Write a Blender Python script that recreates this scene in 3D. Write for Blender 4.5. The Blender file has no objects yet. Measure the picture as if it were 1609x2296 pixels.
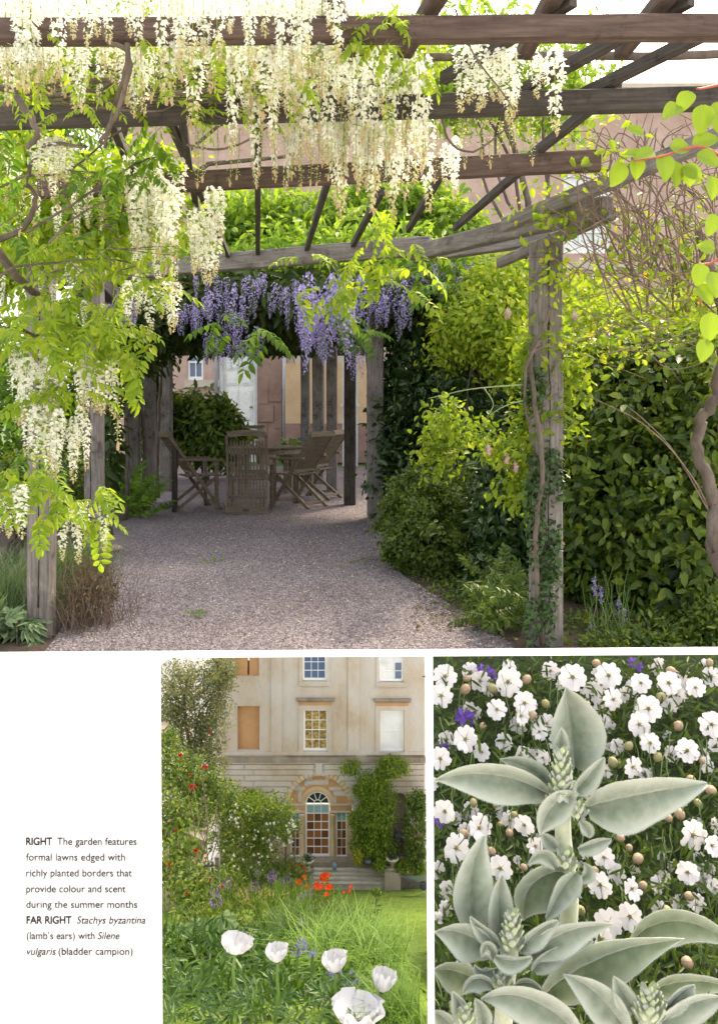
import bpy, math, random
import numpy as np
from mathutils import Vector, Matrix, Euler

S = bpy.context.scene
C = S.collection
rnd = random.Random(7)
rng = np.random.default_rng(7)
R = math.radians
F, CX, CY, EYE = 1700.0, 804.5, 930.0, 1.25

# ------------------------------------------------------------------ camera, sky, sun, exposure
cam_d = bpy.data.cameras.new('camera')
cam_d.sensor_fit = 'VERTICAL'
cam_d.sensor_height = 36.0
cam_d.sensor_width = 25.2
cam_d.lens = 36.0 * F / 2295.0
cam_d.shift_y = -(1147.5 - CY) / 2295.0
cam_d.clip_start = 0.05
cam_d.clip_end = 600
cam = bpy.data.objects.new('camera', cam_d)
C.objects.link(cam)
cam.location = (0, 0, EYE)
cam.rotation_euler = (R(90), 0, 0)
S.camera = cam

SUN_EL, SUN_AZ = R(48), R(145)      # bright hazy sun from the far right
sun_from = Vector((math.sin(SUN_AZ) * math.cos(SUN_EL), -math.cos(SUN_AZ) * math.cos(SUN_EL), math.sin(SUN_EL)))
W = bpy.data.worlds.new('World')
S.world = W
W.use_nodes = True
nt = W.node_tree
bg = nt.nodes['Background']
sky = nt.nodes.new('ShaderNodeTexSky')
sky.sky_type = 'NISHITA'
sky.sun_disc = False
sky.sun_elevation = SUN_EL
sky.sun_rotation = math.atan2(sun_from.x, sun_from.y)
sky.air_density = 0.8
sky.dust_density = 8.0
sky.ozone_density = 0.3
veil = nt.nodes.new('ShaderNodeMix')          # an even veil of thin white cloud under the blue
veil.data_type = 'RGBA'
veil.blend_type = 'ADD'
veil.inputs[0].default_value = 1.0
veil.inputs[7].default_value = (3.4, 3.25, 2.95, 1)
nt.links.new(sky.outputs[0], veil.inputs[6])
nt.links.new(veil.outputs[2], bg.inputs[0])
bg.inputs[1].default_value = 0.15
sl = bpy.data.lights.new('sun', 'SUN')
sl.energy = 2.2
sl.angle = R(5)
sl.color = (1.0, 0.84, 0.6)
so = bpy.data.objects.new('sun', sl)
C.objects.link(so)
so.rotation_euler = (-sun_from).to_track_quat('-Z', 'Y').to_euler()
S.view_settings.view_transform = 'Standard'
S.view_settings.look = 'None'
S.view_settings.gamma = 1
S.view_settings.use_curve_mapping = False
S.view_settings.exposure = 1.36
S.cycles.use_denoising = True
S.cycles.max_bounces = 8
S.cycles.transmission_bounces = 6
S.cycles.transparent_max_bounces = 8
S.cycles.use_adaptive_sampling = True


# ------------------------------------------------------------------ helpers
def at(px, py, z):
    return Vector(((px - CX) / F * z, z, EYE - (py - CY) / F * z))


def row(p):                     # height of a point in the frame
    return CY + (EYE - p[2]) / p[1] * F


class MB:
    def __init__(s):
        s.v = []; s.f = []; s.m = []

    def add(s, vs, fs, mat=0):
        o = len(s.v)
        s.v.extend([tuple(v) for v in vs])
        for f in fs:
            s.f.append(tuple(i + o for i in f)); s.m.append(mat)
        return s

    def box(s, c, d, M=None, mat=0):
        c = Vector(c); hx, hy, hz = d[0] / 2, d[1] / 2, d[2] / 2
        vs = [Vector((x, y, z)) for x in (-hx, hx) for y in (-hy, hy) for z in (-hz, hz)]
        if M is not None: vs = [M @ v for v in vs]
        vs = [v + c for v in vs]
        return s.add(vs, [(0, 1, 3, 2), (4, 6, 7, 5), (0, 4, 5, 1), (2, 3, 7, 6), (0, 2, 6, 4), (1, 5, 7, 3)], mat)

    def bar(s, p0, p1, w, h, up=(0, 0, 1), mat=0):
        p0 = Vector(p0); p1 = Vector(p1)
        d = (p1 - p0).normalized(); u = Vector(up)
        sd = d.cross(u)
        if sd.length < 1e-4: sd = d.cross(Vector((0, 1, 0)))
        sd.normalize(); u = sd.cross(d)
        vs = []
        for p in (p0, p1):
            for a, b in ((-1, -1), (1, -1), (1, 1), (-1, 1)):
                vs.append(p + sd * a * w / 2 + u * b * h / 2)
        return s.add(vs, [(0, 1, 2, 3), (7, 6, 5, 4), (0, 4, 5, 1), (1, 5, 6, 2), (2, 6, 7, 3), (3, 7, 4, 0)], mat)

    def tube(s, pts, r0, r1=None, n=6, mat=0, cap=True):
        r1 = r0 if r1 is None else r1
        pts = [Vector(p) for p in pts]; k = len(pts); vs = []; prev = None
        for i, p in enumerate(pts):
            d = (pts[min(i + 1, k - 1)] - pts[max(i - 1, 0)]).normalized()
            if prev is None:
                a = d.cross(Vector((0.3, 0.2, 1)))
                if a.length < 1e-3: a = d.cross(Vector((1, 0, 0)))
            else:
                a = prev - d * prev.dot(d)
            a.normalize(); prev = a; b = d.cross(a)
            r = r0 + (r1 - r0) * i / max(1, k - 1)
            for j in range(n):
                t = 2 * math.pi * j / n
                vs.append(p + (a * math.cos(t) + b * math.sin(t)) * r)
        fs = []
        for i in range(k - 1):
            for j in range(n):
                fs.append((i * n + j, i * n + (j + 1) % n, (i + 1) * n + (j + 1) % n, (i + 1) * n + j))
        if cap:
            fs.append(tuple(range(n - 1, -1, -1))); fs.append(tuple((k - 1) * n + j for j in range(n)))
        return s.add(vs, fs, mat)

    def lathe(s, prof, c=(0, 0, 0), n=16, mat=0, M=None):
        c = Vector(c); vs = []
        for r, z in prof:
            for j in range(n):
                t = 2 * math.pi * j / n
                v = Vector((r * math.cos(t), r * math.sin(t), z))
                if M is not None: v = M @ v
                vs.append(v + c)
        fs = []
        for i in range(len(prof) - 1):
            for j in range(n):
                fs.append((i * n + j, i * n + (j + 1) % n, (i + 1) * n + (j + 1) % n, (i + 1) * n + j))
        fs.append(tuple(range(n - 1, -1, -1))); fs.append(tuple((len(prof) - 1) * n + j for j in range(n)))
        return s.add(vs, fs, mat)

    def blob(s, c, r, n=8, k=5, jit=0.0, mat=0):
        c = Vector(c); r = Vector(r) if hasattr(r, '__len__') else Vector((r, r, r))
        vs = [c + Vector((0, 0, -r.z))]
        for i in range(1, k):
            th = math.pi * i / k
            for j in range(n):
                t = 2 * math.pi * j / n
                q = 1 + rnd.uniform(-jit, jit)
                vs.append(c + Vector((r.x * math.sin(th) * math.cos(t) * q, r.y * math.sin(th) * math.sin(t) * q, -r.z * math.cos(th) * q)))
        vs.append(c + Vector((0, 0, r.z)))
        fs = [(0, 1 + (j + 1) % n, 1 + j) for j in range(n)]
        for i in range(k - 2):
            for j in range(n):
                a = 1 + i * n
                fs.append((a + j, a + (j + 1) % n, a + n + (j + 1) % n, a + n + j))
        a = 1 + (k - 2) * n
        fs += [(a + j, a + (j + 1) % n, len(vs) - 1) for j in range(n)]
        return s.add(vs, fs, mat)

    def leaf(s, p, d, nrm, L, Wd, fold=0.25, droop=0.15, mat=0):
        p = Vector(p); d = Vector(d).normalized(); nrm = Vector(nrm)
        sd = d.cross(nrm)
        if sd.length < 1e-3: sd = d.cross(Vector((1, 0.1, 0)))
        sd.normalize(); u = sd.cross(d)
        def P(t, w): return p + d * (t * L) + sd * (w * Wd) + u * (abs(w) * fold * Wd * 2 - droop * L * t * t)
        vs = [P(0, 0), P(.3, -.42), P(.68, -.36), P(1, 0), P(.68, .36), P(.3, .42), P(.3, 0), P(.68, 0)]
        return s.add(vs, [(0, 6, 1), (0, 5, 6), (1, 6, 7, 2), (6, 5, 4, 7), (2, 7, 3), (7, 4, 3)], mat)

    def mesh(s, name, mats, smooth=False):
        me = bpy.data.meshes.new(name)
        me.from_pydata(s.v, [], s.f)
        for m in (mats if isinstance(mats, (list, tuple)) else [mats]): me.materials.append(m)
        if any(s.m): me.polygons.foreach_set('material_index', s.m)
        if smooth: me.polygons.foreach_set('use_smooth', [True] * len(s.f))
        me.update()
        return me

    def obj(s, name, mats, parent=None, smooth=False, **kw):
        return link(name, s.mesh(name, mats, smooth), parent, **kw)


def world(o):
    return o.matrix_basis if o.parent is None else world(o.parent) @ o.matrix_parent_inverse @ o.matrix_basis


def link(name, me, parent=None, M=None, kind=None, label=None):
    o = bpy.data.objects.new(name, me); C.objects.link(o)
    if M is not None: o.matrix_world = M
    if parent is not None:
        o.parent = parent
        o.matrix_parent_inverse = world(parent).inverted()
    if kind: o['kind'] = kind
    if label: o['label'] = label
    return o


def tag(o, label=None, cat=None, group=None, kind=None):
    if label: o['label'] = label
    if cat: o['category'] = cat
    if group: o['group'] = group
    if kind: o['kind'] = kind
    return o


def thing(name, label, cat, loc=(0, 0, 0), group=None):
    o = bpy.data.objects.new(name, None); C.objects.link(o)
    o.location = loc; o.empty_display_size = 0.05
    return tag(o, label, cat, group)


def struct(name, mb, mat, smooth=False):
    o = mb.obj(name, mat, None, smooth); o['kind'] = 'structure'
    return o


def cloud_mesh(name, P, D, N, L, Wd, mat, fold=0.25, hexa=True):
    """many folded leaves in one mesh (real leaf-sized faces)"""
    P = np.asarray(P, float); k = len(P)
    D = D / np.linalg.norm(D, axis=1, keepdims=True)
    Sd = np.cross(D, N); Sd /= (np.linalg.norm(Sd, axis=1, keepdims=True) + 1e-9)
    U = np.cross(Sd, D)
    L = np.broadcast_to(L, (k,))[:, None]; Wd = np.broadcast_to(Wd, (k,))[:, None]
    def Q(t, w): return P + D * t * L + Sd * w * Wd + U * (abs(w) * fold * 2 * Wd - 0.12 * L * t * t)
    if hexa:
        V = np.stack([Q(0, 0), Q(.3, -.42), Q(.7, -.36), Q(1, 0), Q(.7, .36), Q(.3, .42)], 1).reshape(-1, 3)
        base = (np.arange(k) * 6)[:, None]
        Fc = np.concatenate([base + np.array([0, 3, 2, 1]), base + np.array([0, 5, 4, 3])], 1).reshape(-1)
        ls = np.arange(2 * k) * 4; n = 4
    else:
        V = np.stack([Q(0, 0), Q(.45, -.45), Q(1, 0), Q(.45, .45)], 1).reshape(-1, 3)
        base = (np.arange(k) * 4)[:, None]
        Fc = np.concatenate([base + np.array([0, 2, 1]), base + np.array([0, 3, 2])], 1).reshape(-1)
        ls = np.arange(2 * k) * 3; n = 3
    me = bpy.data.meshes.new(name)
    me.vertices.add(len(V)); me.vertices.foreach_set('co', V.ravel())
    me.loops.add(len(Fc)); me.loops.foreach_set('vertex_index', Fc.astype(np.int32))
    me.polygons.add(len(ls)); me.polygons.foreach_set('loop_start', ls.astype(np.int32))
    me.update(calc_edges=True); me.validate()
    me.materials.append(mat)
    return me


def rdir(k):
    v = rng.normal(size=(k, 3)); return v / np.linalg.norm(v, axis=1, keepdims=True)


def ellip(px, py, z, rx, ry, rz):
    """an ellipsoid given by where it stands: centre, half width and height in frame units, half depth in metres"""
    c = at(px, py, z)
    return (c, Vector((rx / F * z, rz, ry / F * z)))


def sample(blobs, n, shell=0.55):
    """points through the outer part of a union of ellipsoids, with outward normals"""
    vol = np.array([max(b[1].x * b[1].z, 1e-9) for b in blobs]); vol /= vol.sum()
    idx = rng.choice(len(blobs), n, p=vol)
    cs = np.array([tuple(b[0]) for b in blobs])[idx]; rs = np.array([tuple(b[1]) for b in blobs])[idx]
    u = rdir(n)
    rad = shell + (1 - shell) * rng.random(n) ** 0.6
    rad *= 1 + 0.16 * np.sin(u[:, 0] * 7 + idx) * np.cos(u[:, 2] * 8 + idx * 2) + 0.1 * rng.normal(size=n)
    return cs + u * rs * rad[:, None], u


def foliage(parent, blobs, n, L, ratio, mat, shell=0.5, up=0.5, droop=0.5, clip=None, name='foliage', hexa=True, clump=0, clumpr=0.0, keep=None):
    if clump:
        ck, cu = sample(blobs, max(1, n // clump), shell)
        i = rng.integers(0, len(ck), n)
        P = ck[i] + rng.normal(size=(n, 3)) * clumpr; u = cu[i]
    else:
        P, u = sample(blobs, n, shell)
    N = u * 0.7 + np.array([0, -0.25, up]) + rng.normal(size=(n, 3)) * 0.45
    D = rdir(n) + u * 0.5 + np.array([0, 0, -droop])
    m = np.ones(n, bool)
    if clip is not None:
        r_ = CY + (EYE - P[:, 2]) / P[:, 1] * F
        m &= r_ > clip
    if keep is not None: m &= keep(P)
    P, N, D = P[m], N[m], D[m]
    Ls = L * rng.uniform(0.5, 1.35, len(P))
    me = cloud_mesh(name, P, D, N, Ls, Ls * ratio, mat, hexa=hexa)
    return link(name, me, parent, kind='stuff')


def leaf_parts(parent, blobs, n, meshes, s, name='leaf', up=0.4, droop=0.5, shell=0.9, clip=None, front=True):
    P, u = sample(blobs, n * 3, shell)
    c = 0
    for p, q in zip(P, u):
        if c >= n: break
        if front and q[1] > 0.25: continue
        if clip and row(p) < clip: continue
        d = Vector((rnd.uniform(-1, 1), rnd.uniform(-.7, .2), rnd.uniform(-1, .4) - droop)).normalized()
        nn = (Vector(q) * .7 + Vector((rnd.uniform(-.4, .4), -.3, up))).normalized()
        link(name, rnd.choice(meshes), parent, frame(p, d, nn, s * rnd.uniform(.55, 1.3)))
        c += 1


def frame(p, d, nrm, s=1.0):
    d = Vector(d).normalized(); sd = d.cross(Vector(nrm))
    if sd.length < 1e-3: sd = d.cross(Vector((1, .2, .1)))
    sd.normalize(); u = sd.cross(d)
    M = Matrix((d, -sd, u)).transposed().to_4x4()       # local x = along, z = normal
    return Matrix.Translation(Vector(p)) @ M @ Matrix.Scale(s, 4)


def curve_pts(p0, p1, sag=0.0, wob=0.0, n=8):
    p0 = Vector(p0); p1 = Vector(p1); out = []
    ph = rnd.uniform(0, 6); L = (p1 - p0).length
    for i in range(n + 1):
        t = i / n
        q = p0.lerp(p1, t) + Vector((0, 0, -sag * 4 * t * (1 - t)))
        q += Vector((math.sin(ph + t * 9), math.cos(ph * 2 + t * 8), math.sin(ph * 3 + t * 11))) * wob * L * (t * (1 - t) * 4) ** .5
        out.append(q)
    return out


# ------------------------------------------------------------------ materials
def mat(name): 
    m = bpy.data.materials.new(name); m.use_nodes = True
    return m, m.node_tree.nodes, m.node_tree.links, m.node_tree.nodes['Principled BSDF']


def ramp(N, Lk, src, stops):
    r = N.new('ShaderNodeValToRGB')
    e = r.color_ramp.elements
    while len(e) < len(stops): e.new(0.5)
    for i, (p, c) in enumerate(stops):
        e[i].position = p; e[i].color = (*c, 1)
    Lk.new(src, r.inputs[0])
    return r.outputs[0]


def leaf_mat(name, cols, trans=0.45, tcol=None, rough=0.5, spec=0.3):
    m, N, Lk, b = mat(name)
    g = N.new('ShaderNodeNewGeometry')
    n = len(cols)
    col = ramp(N, Lk, g.outputs['Random Per Island'], [(i / max(1, n - 1), c) for i, c in enumerate(cols)])
    Lk.new(col, b.inputs['Base Color']); b.inputs['Roughness'].default_value = rough
    b.inputs['Specular IOR Level'].default_value = spec
    if trans > 0:
        t = N.new('ShaderNodeBsdfTranslucent'); mx = N.new('ShaderNodeMixShader')
        mul = N.new('ShaderNodeMix'); mul.data_type = 'RGBA'; mul.blend_type = 'MULTIPLY'; mul.inputs[0].default_value = 1
        Lk.new(col, mul.inputs[6]); mul.inputs[7].default_value = (*(tcol or (1.9, 1.7, 0.7)), 1)
        Lk.new(mul.outputs[2], t.inputs[0])
        mx.inputs[0].default_value = trans
        Lk.new(b.outputs[0], mx.inputs[1]); Lk.new(t.outputs[0], mx.inputs[2])
        Lk.new(mx.outputs[0], N['Material Output'].inputs[0])
    return m


def noise_mat(name, stops, scale=5, detail=6, rough=0.85, bump=0.0, bscale=None, coord='Object', stretch=(1, 1, 1), spec=0.3, dist=0.0, bdist=0.01, blotch=0):
    m, N, Lk, b = mat(name)
    tc = N.new('ShaderNodeTexCoord'); mp = N.new('ShaderNodeMapping'); mp.inputs['Scale'].default_value = stretch
    Lk.new(tc.outputs[coord], mp.inputs[0])
    t = N.new('ShaderNodeTexNoise'); t.inputs['Scale'].default_value = scale; t.inputs['Detail'].default_value = detail
    t.inputs['Roughness'].default_value = 0.65; t.inputs['Distortion'].default_value = dist
    Lk.new(mp.outputs[0], t.inputs[0])
    col = ramp(N, Lk, t.outputs[0], stops)
    Lk.new(col, b.inputs['Base Color']); b.inputs['Roughness'].default_value = rough
    b.inputs['Specular IOR Level'].default_value = spec
    if blotch:
        t3 = N.new('ShaderNodeTexNoise'); t3.inputs['Scale'].default_value = blotch; t3.inputs['Detail'].default_value = 7; t3.inputs['Roughness'].default_value = .75
        Lk.new(tc.outputs[coord], t3.inputs[0])
        c3 = ramp(N, Lk, t3.outputs[0], [(.36, (.42, .40, .38)), (.46, (.9, .9, .9)), (.60, (1, 1, 1)), (.68, (1.35, 1.38, 1.28))])
        mx = N.new('ShaderNodeMix'); mx.data_type = 'RGBA'; mx.blend_type = 'MULTIPLY'; mx.inputs[0].default_value = 1
        Lk.new(col, mx.inputs[6]); Lk.new(c3, mx.inputs[7]); Lk.new(mx.outputs[2], b.inputs['Base Color'])
    if bump:
        t2 = N.new('ShaderNodeTexNoise'); t2.inputs['Scale'].default_value = bscale or scale * 4; t2.inputs['Detail'].default_value = 5
        Lk.new(mp.outputs[0], t2.inputs[0])
        bp = N.new('ShaderNodeBump'); bp.inputs['Strength'].default_value = bump; bp.inputs['Distance'].default_value = bdist
        Lk.new(t2.outputs[0], bp.inputs['Height']); Lk.new(bp.outputs[0], b.inputs['Normal'])
    return m


def plain(name, c, rough=0.6, spec=0.4, metal=0.0):
    m, N, Lk, b = mat(name)
    tc = N.new('ShaderNodeTexCoord'); t = N.new('ShaderNodeTexNoise'); t.inputs['Scale'].default_value = 14
    Lk.new(tc.outputs['Object'], t.inputs[0])
    col = ramp(N, Lk, t.outputs[0], [(0.25, tuple(x * .86 for x in c)), (0.75, tuple(min(1, x * 1.08) for x in c))])
    Lk.new(col, b.inputs['Base Color'])
    b.inputs['Roughness'].default_value = rough; b.inputs['Specular IOR Level'].default_value = spec; b.inputs['Metallic'].default_value = metal
    return m


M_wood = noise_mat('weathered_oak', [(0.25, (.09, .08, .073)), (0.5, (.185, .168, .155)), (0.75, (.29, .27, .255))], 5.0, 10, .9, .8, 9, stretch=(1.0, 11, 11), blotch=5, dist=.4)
M_wood_backlit = noise_mat('backlit_oak', [(0.25, (.05, .034, .028)), (0.5, (.10, .07, .058)), (0.75, (.17, .125, .105))], 5.0, 10, .9, .8, 9, stretch=(1.0, 11, 11), blotch=5, dist=.4)  # same oak browned for the beams, their backlit shading put into the colour
M_wood_dk = noise_mat('shade_dark_oak', [(0.25, (.028, .025, .021)), (0.5, (.06, .053, .045)), (0.8, (.115, .10, .088))], 5.0, 10, .9, .8, 9, stretch=(1.0, 11, 11), blotch=5, dist=.4)  # same oak with shade put into its colour; also colours the maker mark
M_crack = plain('wood_crack', (.03, .026, .022), .95, .1)
M_teak = noise_mat('silvered_teak', [(0.25, (.085, .066, .045)), (0.5, (.155, .125, .09)), (0.8, (.24, .20, .15))], 4, 6, .8, .3, 8, stretch=(1, 9, 9))
M_bark = noise_mat('bark', [(0.3, (.06, .048, .038)), (0.55, (.13, .105, .085)), (0.8, (.22, .185, .155))], 14, 6, .95, .8, 30, stretch=(1, 1, .35))
M_twig = noise_mat('twig', [(0.3, (.10, .07, .052)), (0.7, (.21, .155, .12))], 20, 4, .9)
M_white_leaf = leaf_mat('wisteria_leaf', [(.06, .13, .014), (.10, .19, .018), (.16, .26, .02), (.21, .32, .03)], .5, (1.5, 1.6, .7))
M_lime_leaf = leaf_mat('lime_leaf', [(.16, .27, .02), (.23, .34, .025), (.30, .40, .03), (.36, .43, .05)], .5, (1.4, 1.35, .55))
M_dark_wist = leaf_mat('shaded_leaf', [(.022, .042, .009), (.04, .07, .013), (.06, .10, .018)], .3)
M_petal = leaf_mat('cream_petal', [(.78, .78, .68), (.85, .85, .78), (.88, .88, .86), (.85, .84, .74)], .5, (1, 1, .9), .6, .2)
M_petal_bud = leaf_mat('cream_bud', [(.50, .47, .27), (.62, .57, .36), (.66, .62, .42)], .35, (1, 1, .8), .6, .2)
M_budtip = leaf_mat('bud_tip', [(.50, .36, .19), (.60, .47, .28)], .3, (1, 1, .8))
M_raceme_stem = leaf_mat('flower_stem', [(.16, .26, .04), (.24, .33, .06)], .2)
M_purple = leaf_mat('purple_petal', [(.20, .16, .40), (.32, .27, .55), (.44, .38, .66), (.56, .50, .72)], .4, (1.1, 1.0, 1.2), .6, .2)
M_hedge = leaf_mat('hedge_leaf', [(.028, .055, .010), (.05, .095, .013), (.08, .135, .017), (.12, .175, .02), (.18, .23, .028)], .35, (1.7, 1.6, .6), .45, .35)
M_box = leaf_mat('box_leaf', [(.045, .08, .012), (.085, .13, .018), (.13, .185, .025)], .35, (1.6, 1.5, .6), .45, .35)
M_rose = leaf_mat('rose_leaf', [(.10, .17, .016), (.16, .24, .02), (.22, .30, .025), (.28, .34, .03)], .45, (1.35, 1.35, .6))
M_sunny = leaf_mat('sunny_leaf', [(.15, .24, .016), (.22, .32, .02), (.30, .38, .03), (.36, .40, .04)], .5, (1.3, 1.3, .6))
M_autumn = leaf_mat('yellowing_leaf', [(.22, .30, .03), (.32, .36, .03), (.44, .36, .03)], .45, (1.3, 1.2, .7))
M_ivy = leaf_mat('ivy_leaf', [(.02, .05, .012), (.035, .08, .018), (.06, .11, .022)], .2, (1.5, 1.4, .7), .4, .4)
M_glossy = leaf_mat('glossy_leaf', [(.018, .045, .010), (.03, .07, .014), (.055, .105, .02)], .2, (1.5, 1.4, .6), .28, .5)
M_tree = leaf_mat('tree_leaf', [(.12, .22, .03), (.19, .31, .035), (.27, .40, .05)], .5, (1.5, 1.4, .7))
M_redstem = plain('red_stalk', (.38, .08, .05))
M_greenstem = plain('green_stalk', (.13, .22, .045))
M_palestem = plain('pale_green_stalk', (.22, .30, .12))
M_soil = noise_mat('soil', [(0.3, (.035, .026, .02)), (0.7, (.085, .062, .045))], 14, 6, .95, .7, 50)
M_stone = noise_mat('field_stone', [(0.3, (.24, .19, .14)), (0.7, (.42, .35, .27))], 12, 6, .9, .5, 40)
M_pink = plain('pink_petal', (.55, .12, .22))
M_redp = leaf_mat('red_petal', [(.45, .02, .02), (.55, .03, .025)], .3, (1.2, .5, .5))

# ------------------------------------------------------------------ the ground of the pergola walk
def gravel_mat():
    m, N, Lk, b = mat('gravel_bed')
    tc = N.new('ShaderNodeTexCoord')
    v = N.new('ShaderNodeTexVoronoi'); v.inputs['Scale'].default_value = 70
    Lk.new(tc.outputs['Object'], v.inputs[0])
    n1 = N.new('ShaderNodeTexNoise'); n1.inputs['Scale'].default_value = 1.6; n1.inputs['Detail'].default_value = 5
    Lk.new(tc.outputs['Object'], n1.inputs[0])
    sp = N.new('ShaderNodeSeparateColor'); Lk.new(v.outputs['Color'], sp.inputs[0])
    c1 = ramp(N, Lk, sp.outputs[0], [(0, (.085, .072, .080)), (.5, (.165, .143, .157)), (1, (.28, .247, .257))])
    c2 = ramp(N, Lk, n1.outputs[0], [(.35, (.78, .72, .70)), (.7, (1, 1, 1))])
    mx = N.new('ShaderNodeMix'); mx.data_type = 'RGBA'; mx.blend_type = 'MULTIPLY'; mx.inputs[0].default_value = 1
    Lk.new(c1, mx.inputs[6]); Lk.new(c2, mx.inputs[7]); Lk.new(mx.outputs[2], b.inputs['Base Color'])
    b.inputs['Roughness'].default_value = .95
    bp = N.new('ShaderNodeBump'); bp.inputs['Strength'].default_value = .8; bp.inputs['Distance'].default_value = .01
    Lk.new(v.outputs['Distance'], bp.inputs['Height']); Lk.new(bp.outputs[0], b.inputs['Normal'])
    return m


M_gravel = gravel_mat()
M_pebble = leaf_mat('pebble', [(.065, .055, .06), (.14, .121, .132), (.215, .187, .197), (.33, .30, .305)], 0, rough=.9)
M_sky_white = noise_mat('sky_white_render', [(0.3, (.74, .72, .68)), (0.7, (.84, .82, .79))], 5, 5, .9, .2, 30)  # white that stands for bright sky in the gaps of the lower left tree
M_paving = noise_mat('pale_paving', [(0.3, (.42, .40, .36)), (0.7, (.55, .52, .48))], 4, 6, .9, .3, 40)
M_turf = noise_mat('turf_ground', [(0.3, (.03, .06, .012)), (0.7, (.07, .12, .02))], 9, 6, .95, .6, 60)

g = MB(); g.add([(-40, 3.92, 0), (40, 3.92, 0), (300, 300, 0), (-300, 300, 0)], [(0, 1, 2, 3)])
struct('ground', g, M_turf)
g = MB()
gp = [at(95, 1472, 3.93), at(1150, 1472, 3.93), at(1150, 1450, 4.09), at(1075, 1398, 4.54), at(900, 1290, 5.9), at(875, 1210, 7.59),
      at(1150, 1110, 11.8), at(1200, 1046, 18.3), at(300, 1046, 18.3), at(250, 1110, 11.8), at(330, 1150, 9.66), at(250, 1180, 8.5), at(215, 1290, 5.9), at(120, 1440, 4.17)]
g.add([(p.x, p.y, .009) for p in gp], [tuple(range(len(gp)))])
struct('gravel_path', g, M_gravel)

g = MB(); g.add([(.35, 3.922, .004), (9, 3.922, .004), (9, 10, .004), (.35, 10, .004)], [(0, 1, 2, 3)]); g.add([(-9, 3.922, .004), (-1.35, 3.922, .004), (-1.35, 10, .004), (-9, 10, .004)], [(0, 1, 2, 3)])
struct('flower_bed', g, M_soil)
# loose stones of the gravel, real little octahedra
def pebbles():
    n = 62000
    poly = [(p.x, p.y) for p in gp]
    y = 3.95 + (11.5 - 3.95) * rng.random(n * 2) ** 1.35
    x = rng.uniform(-2.2, 2.2, n * 2)
    ins = np.zeros(n * 2, bool)
    for i in range(len(poly)):
        (x1, y1), (x2, y2) = poly[i], poly[i - 1]
        c = ((y1 > y) != (y2 > y)) & (x < (x2 - x1) * (y - y1) / (y2 - y1 + 1e-12) + x1)
        ins ^= c
    x, y = x[ins][:n], y[ins][:n]; k = len(x)
    r = rng.uniform(.0035, .0085, k)[:, None]
    base = np.array([[1, 0, 0], [0, 1, 0], [-1, 0, 0], [0, -1, 0], [0, 0, .8], [0, 0, -.8]])
    th = rng.uniform(0, 6.28, k)
    V = base[None] * (r * rng.uniform(.7, 1.3, (k, 3)))[:, None, :]
    ct, st = np.cos(th)[:, None], np.sin(th)[:, None]
    V = np.stack([V[..., 0] * ct - V[..., 1] * st, V[..., 0] * st + V[..., 1] * ct, V[..., 2]], -1)
    V = V + np.stack([x, y, .008 + r[:, 0] * .3], 1)[:, None, :]
    T = np.array([[0, 1, 4], [1, 2, 4], [2, 3, 4], [3, 0, 4]])
    Fc = ((np.arange(k) * 6)[:, None, None] + T[None]).reshape(-1)
    me = bpy.data.meshes.new('gravel')
    me.vertices.add(k * 6); me.vertices.foreach_set('co', V.reshape(-1))
    me.loops.add(len(Fc)); me.loops.foreach_set('vertex_index', Fc.astype(np.int32))
    me.polygons.add(len(Fc) // 3); me.polygons.foreach_set('loop_start', (np.arange(len(Fc) // 3) * 3).astype(np.int32))
    me.update(calc_edges=True); me.validate(); me.materials.append(M_pebble)
    o = link('gravel', me, kind='stuff'); o['label'] = 'loose mauve grey gravel stones covering the path under the pergola'


pebbles()
g = MB(); g.add([(-40, -40, -1.7), (40, -40, -1.7), (40, 3.89, -1.7), (-40, 3.89, -1.7)], [(0, 1, 2, 3)])
struct('lower_ground', g, M_paving)  # unseen ground added below, kept pale to bounce light up
g = MB(); g.box((0, 3.905, -.86), (80, .02, 1.7))
struct('sky_backdrop_wall', g, M_sky_white)  # added backdrop, white to pass for sky behind the lower left garden

# ------------------------------------------------------------------ sandstone house behind the pergola
def pink_wall(name, dark):
    a = [(.36, .24, .20), (.46, .32, .27), (.54, .41, .35)] if not dark else [(.17, .10, .08), (.25, .16, .13), (.32, .22, .18)]
    m, N, Lk, b = mat(name)
    tc = N.new('ShaderNodeTexCoord')
    br = N.new('ShaderNodeTexNoise'); br.inputs['Scale'].default_value = 1.7; br.inputs['Detail'].default_value = 7; br.inputs['Roughness'].default_value = .7
    Lk.new(tc.outputs['Object'], br.inputs[0])
    Lk.new(ramp(N, Lk, br.outputs[0], [(.3, a[0]), (.5, a[1]), (.7, a[2])]), b.inputs['Base Color'])
    b.inputs['Roughness'].default_value = .9
    return m


M_pink = pink_wall('pink_sandstone', False)
M_red = pink_wall('red_sandstone', True)
M_ash = noise_mat('pale_ashlar', [(.3, (.42, .36, .29)), (.7, (.55, .48, .40))], 3, 6, .9)
M_orange = noise_mat('warm_render', [(.3, (.50, .34, .20)), (.7, (.60, .43, .27))], 2, 5, .9)
M_paint = plain('white_paint', (.78, .78, .76), .45)
M_bluepaint = plain('grey_white_paint', (.58, .60, .62), .45)
M_lead = plain('lead_pipe', (.38, .41, .46), .5)
M_slate = plain('slate', (.20, .18, .18), .7)


def glass(name, c, rough=.08):
    m, N, Lk, b = mat(name)
    b.inputs['Base Color'].default_value = (*c, 1); b.inputs['Roughness'].default_value = rough
    b.inputs['Specular IOR Level'].default_value = .6
    return m


M_glass = glass('dark_glass', (.03, .035, .05))
M_glassblue = glass('blue_glass', (.10, .145, .26), .15)


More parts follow.
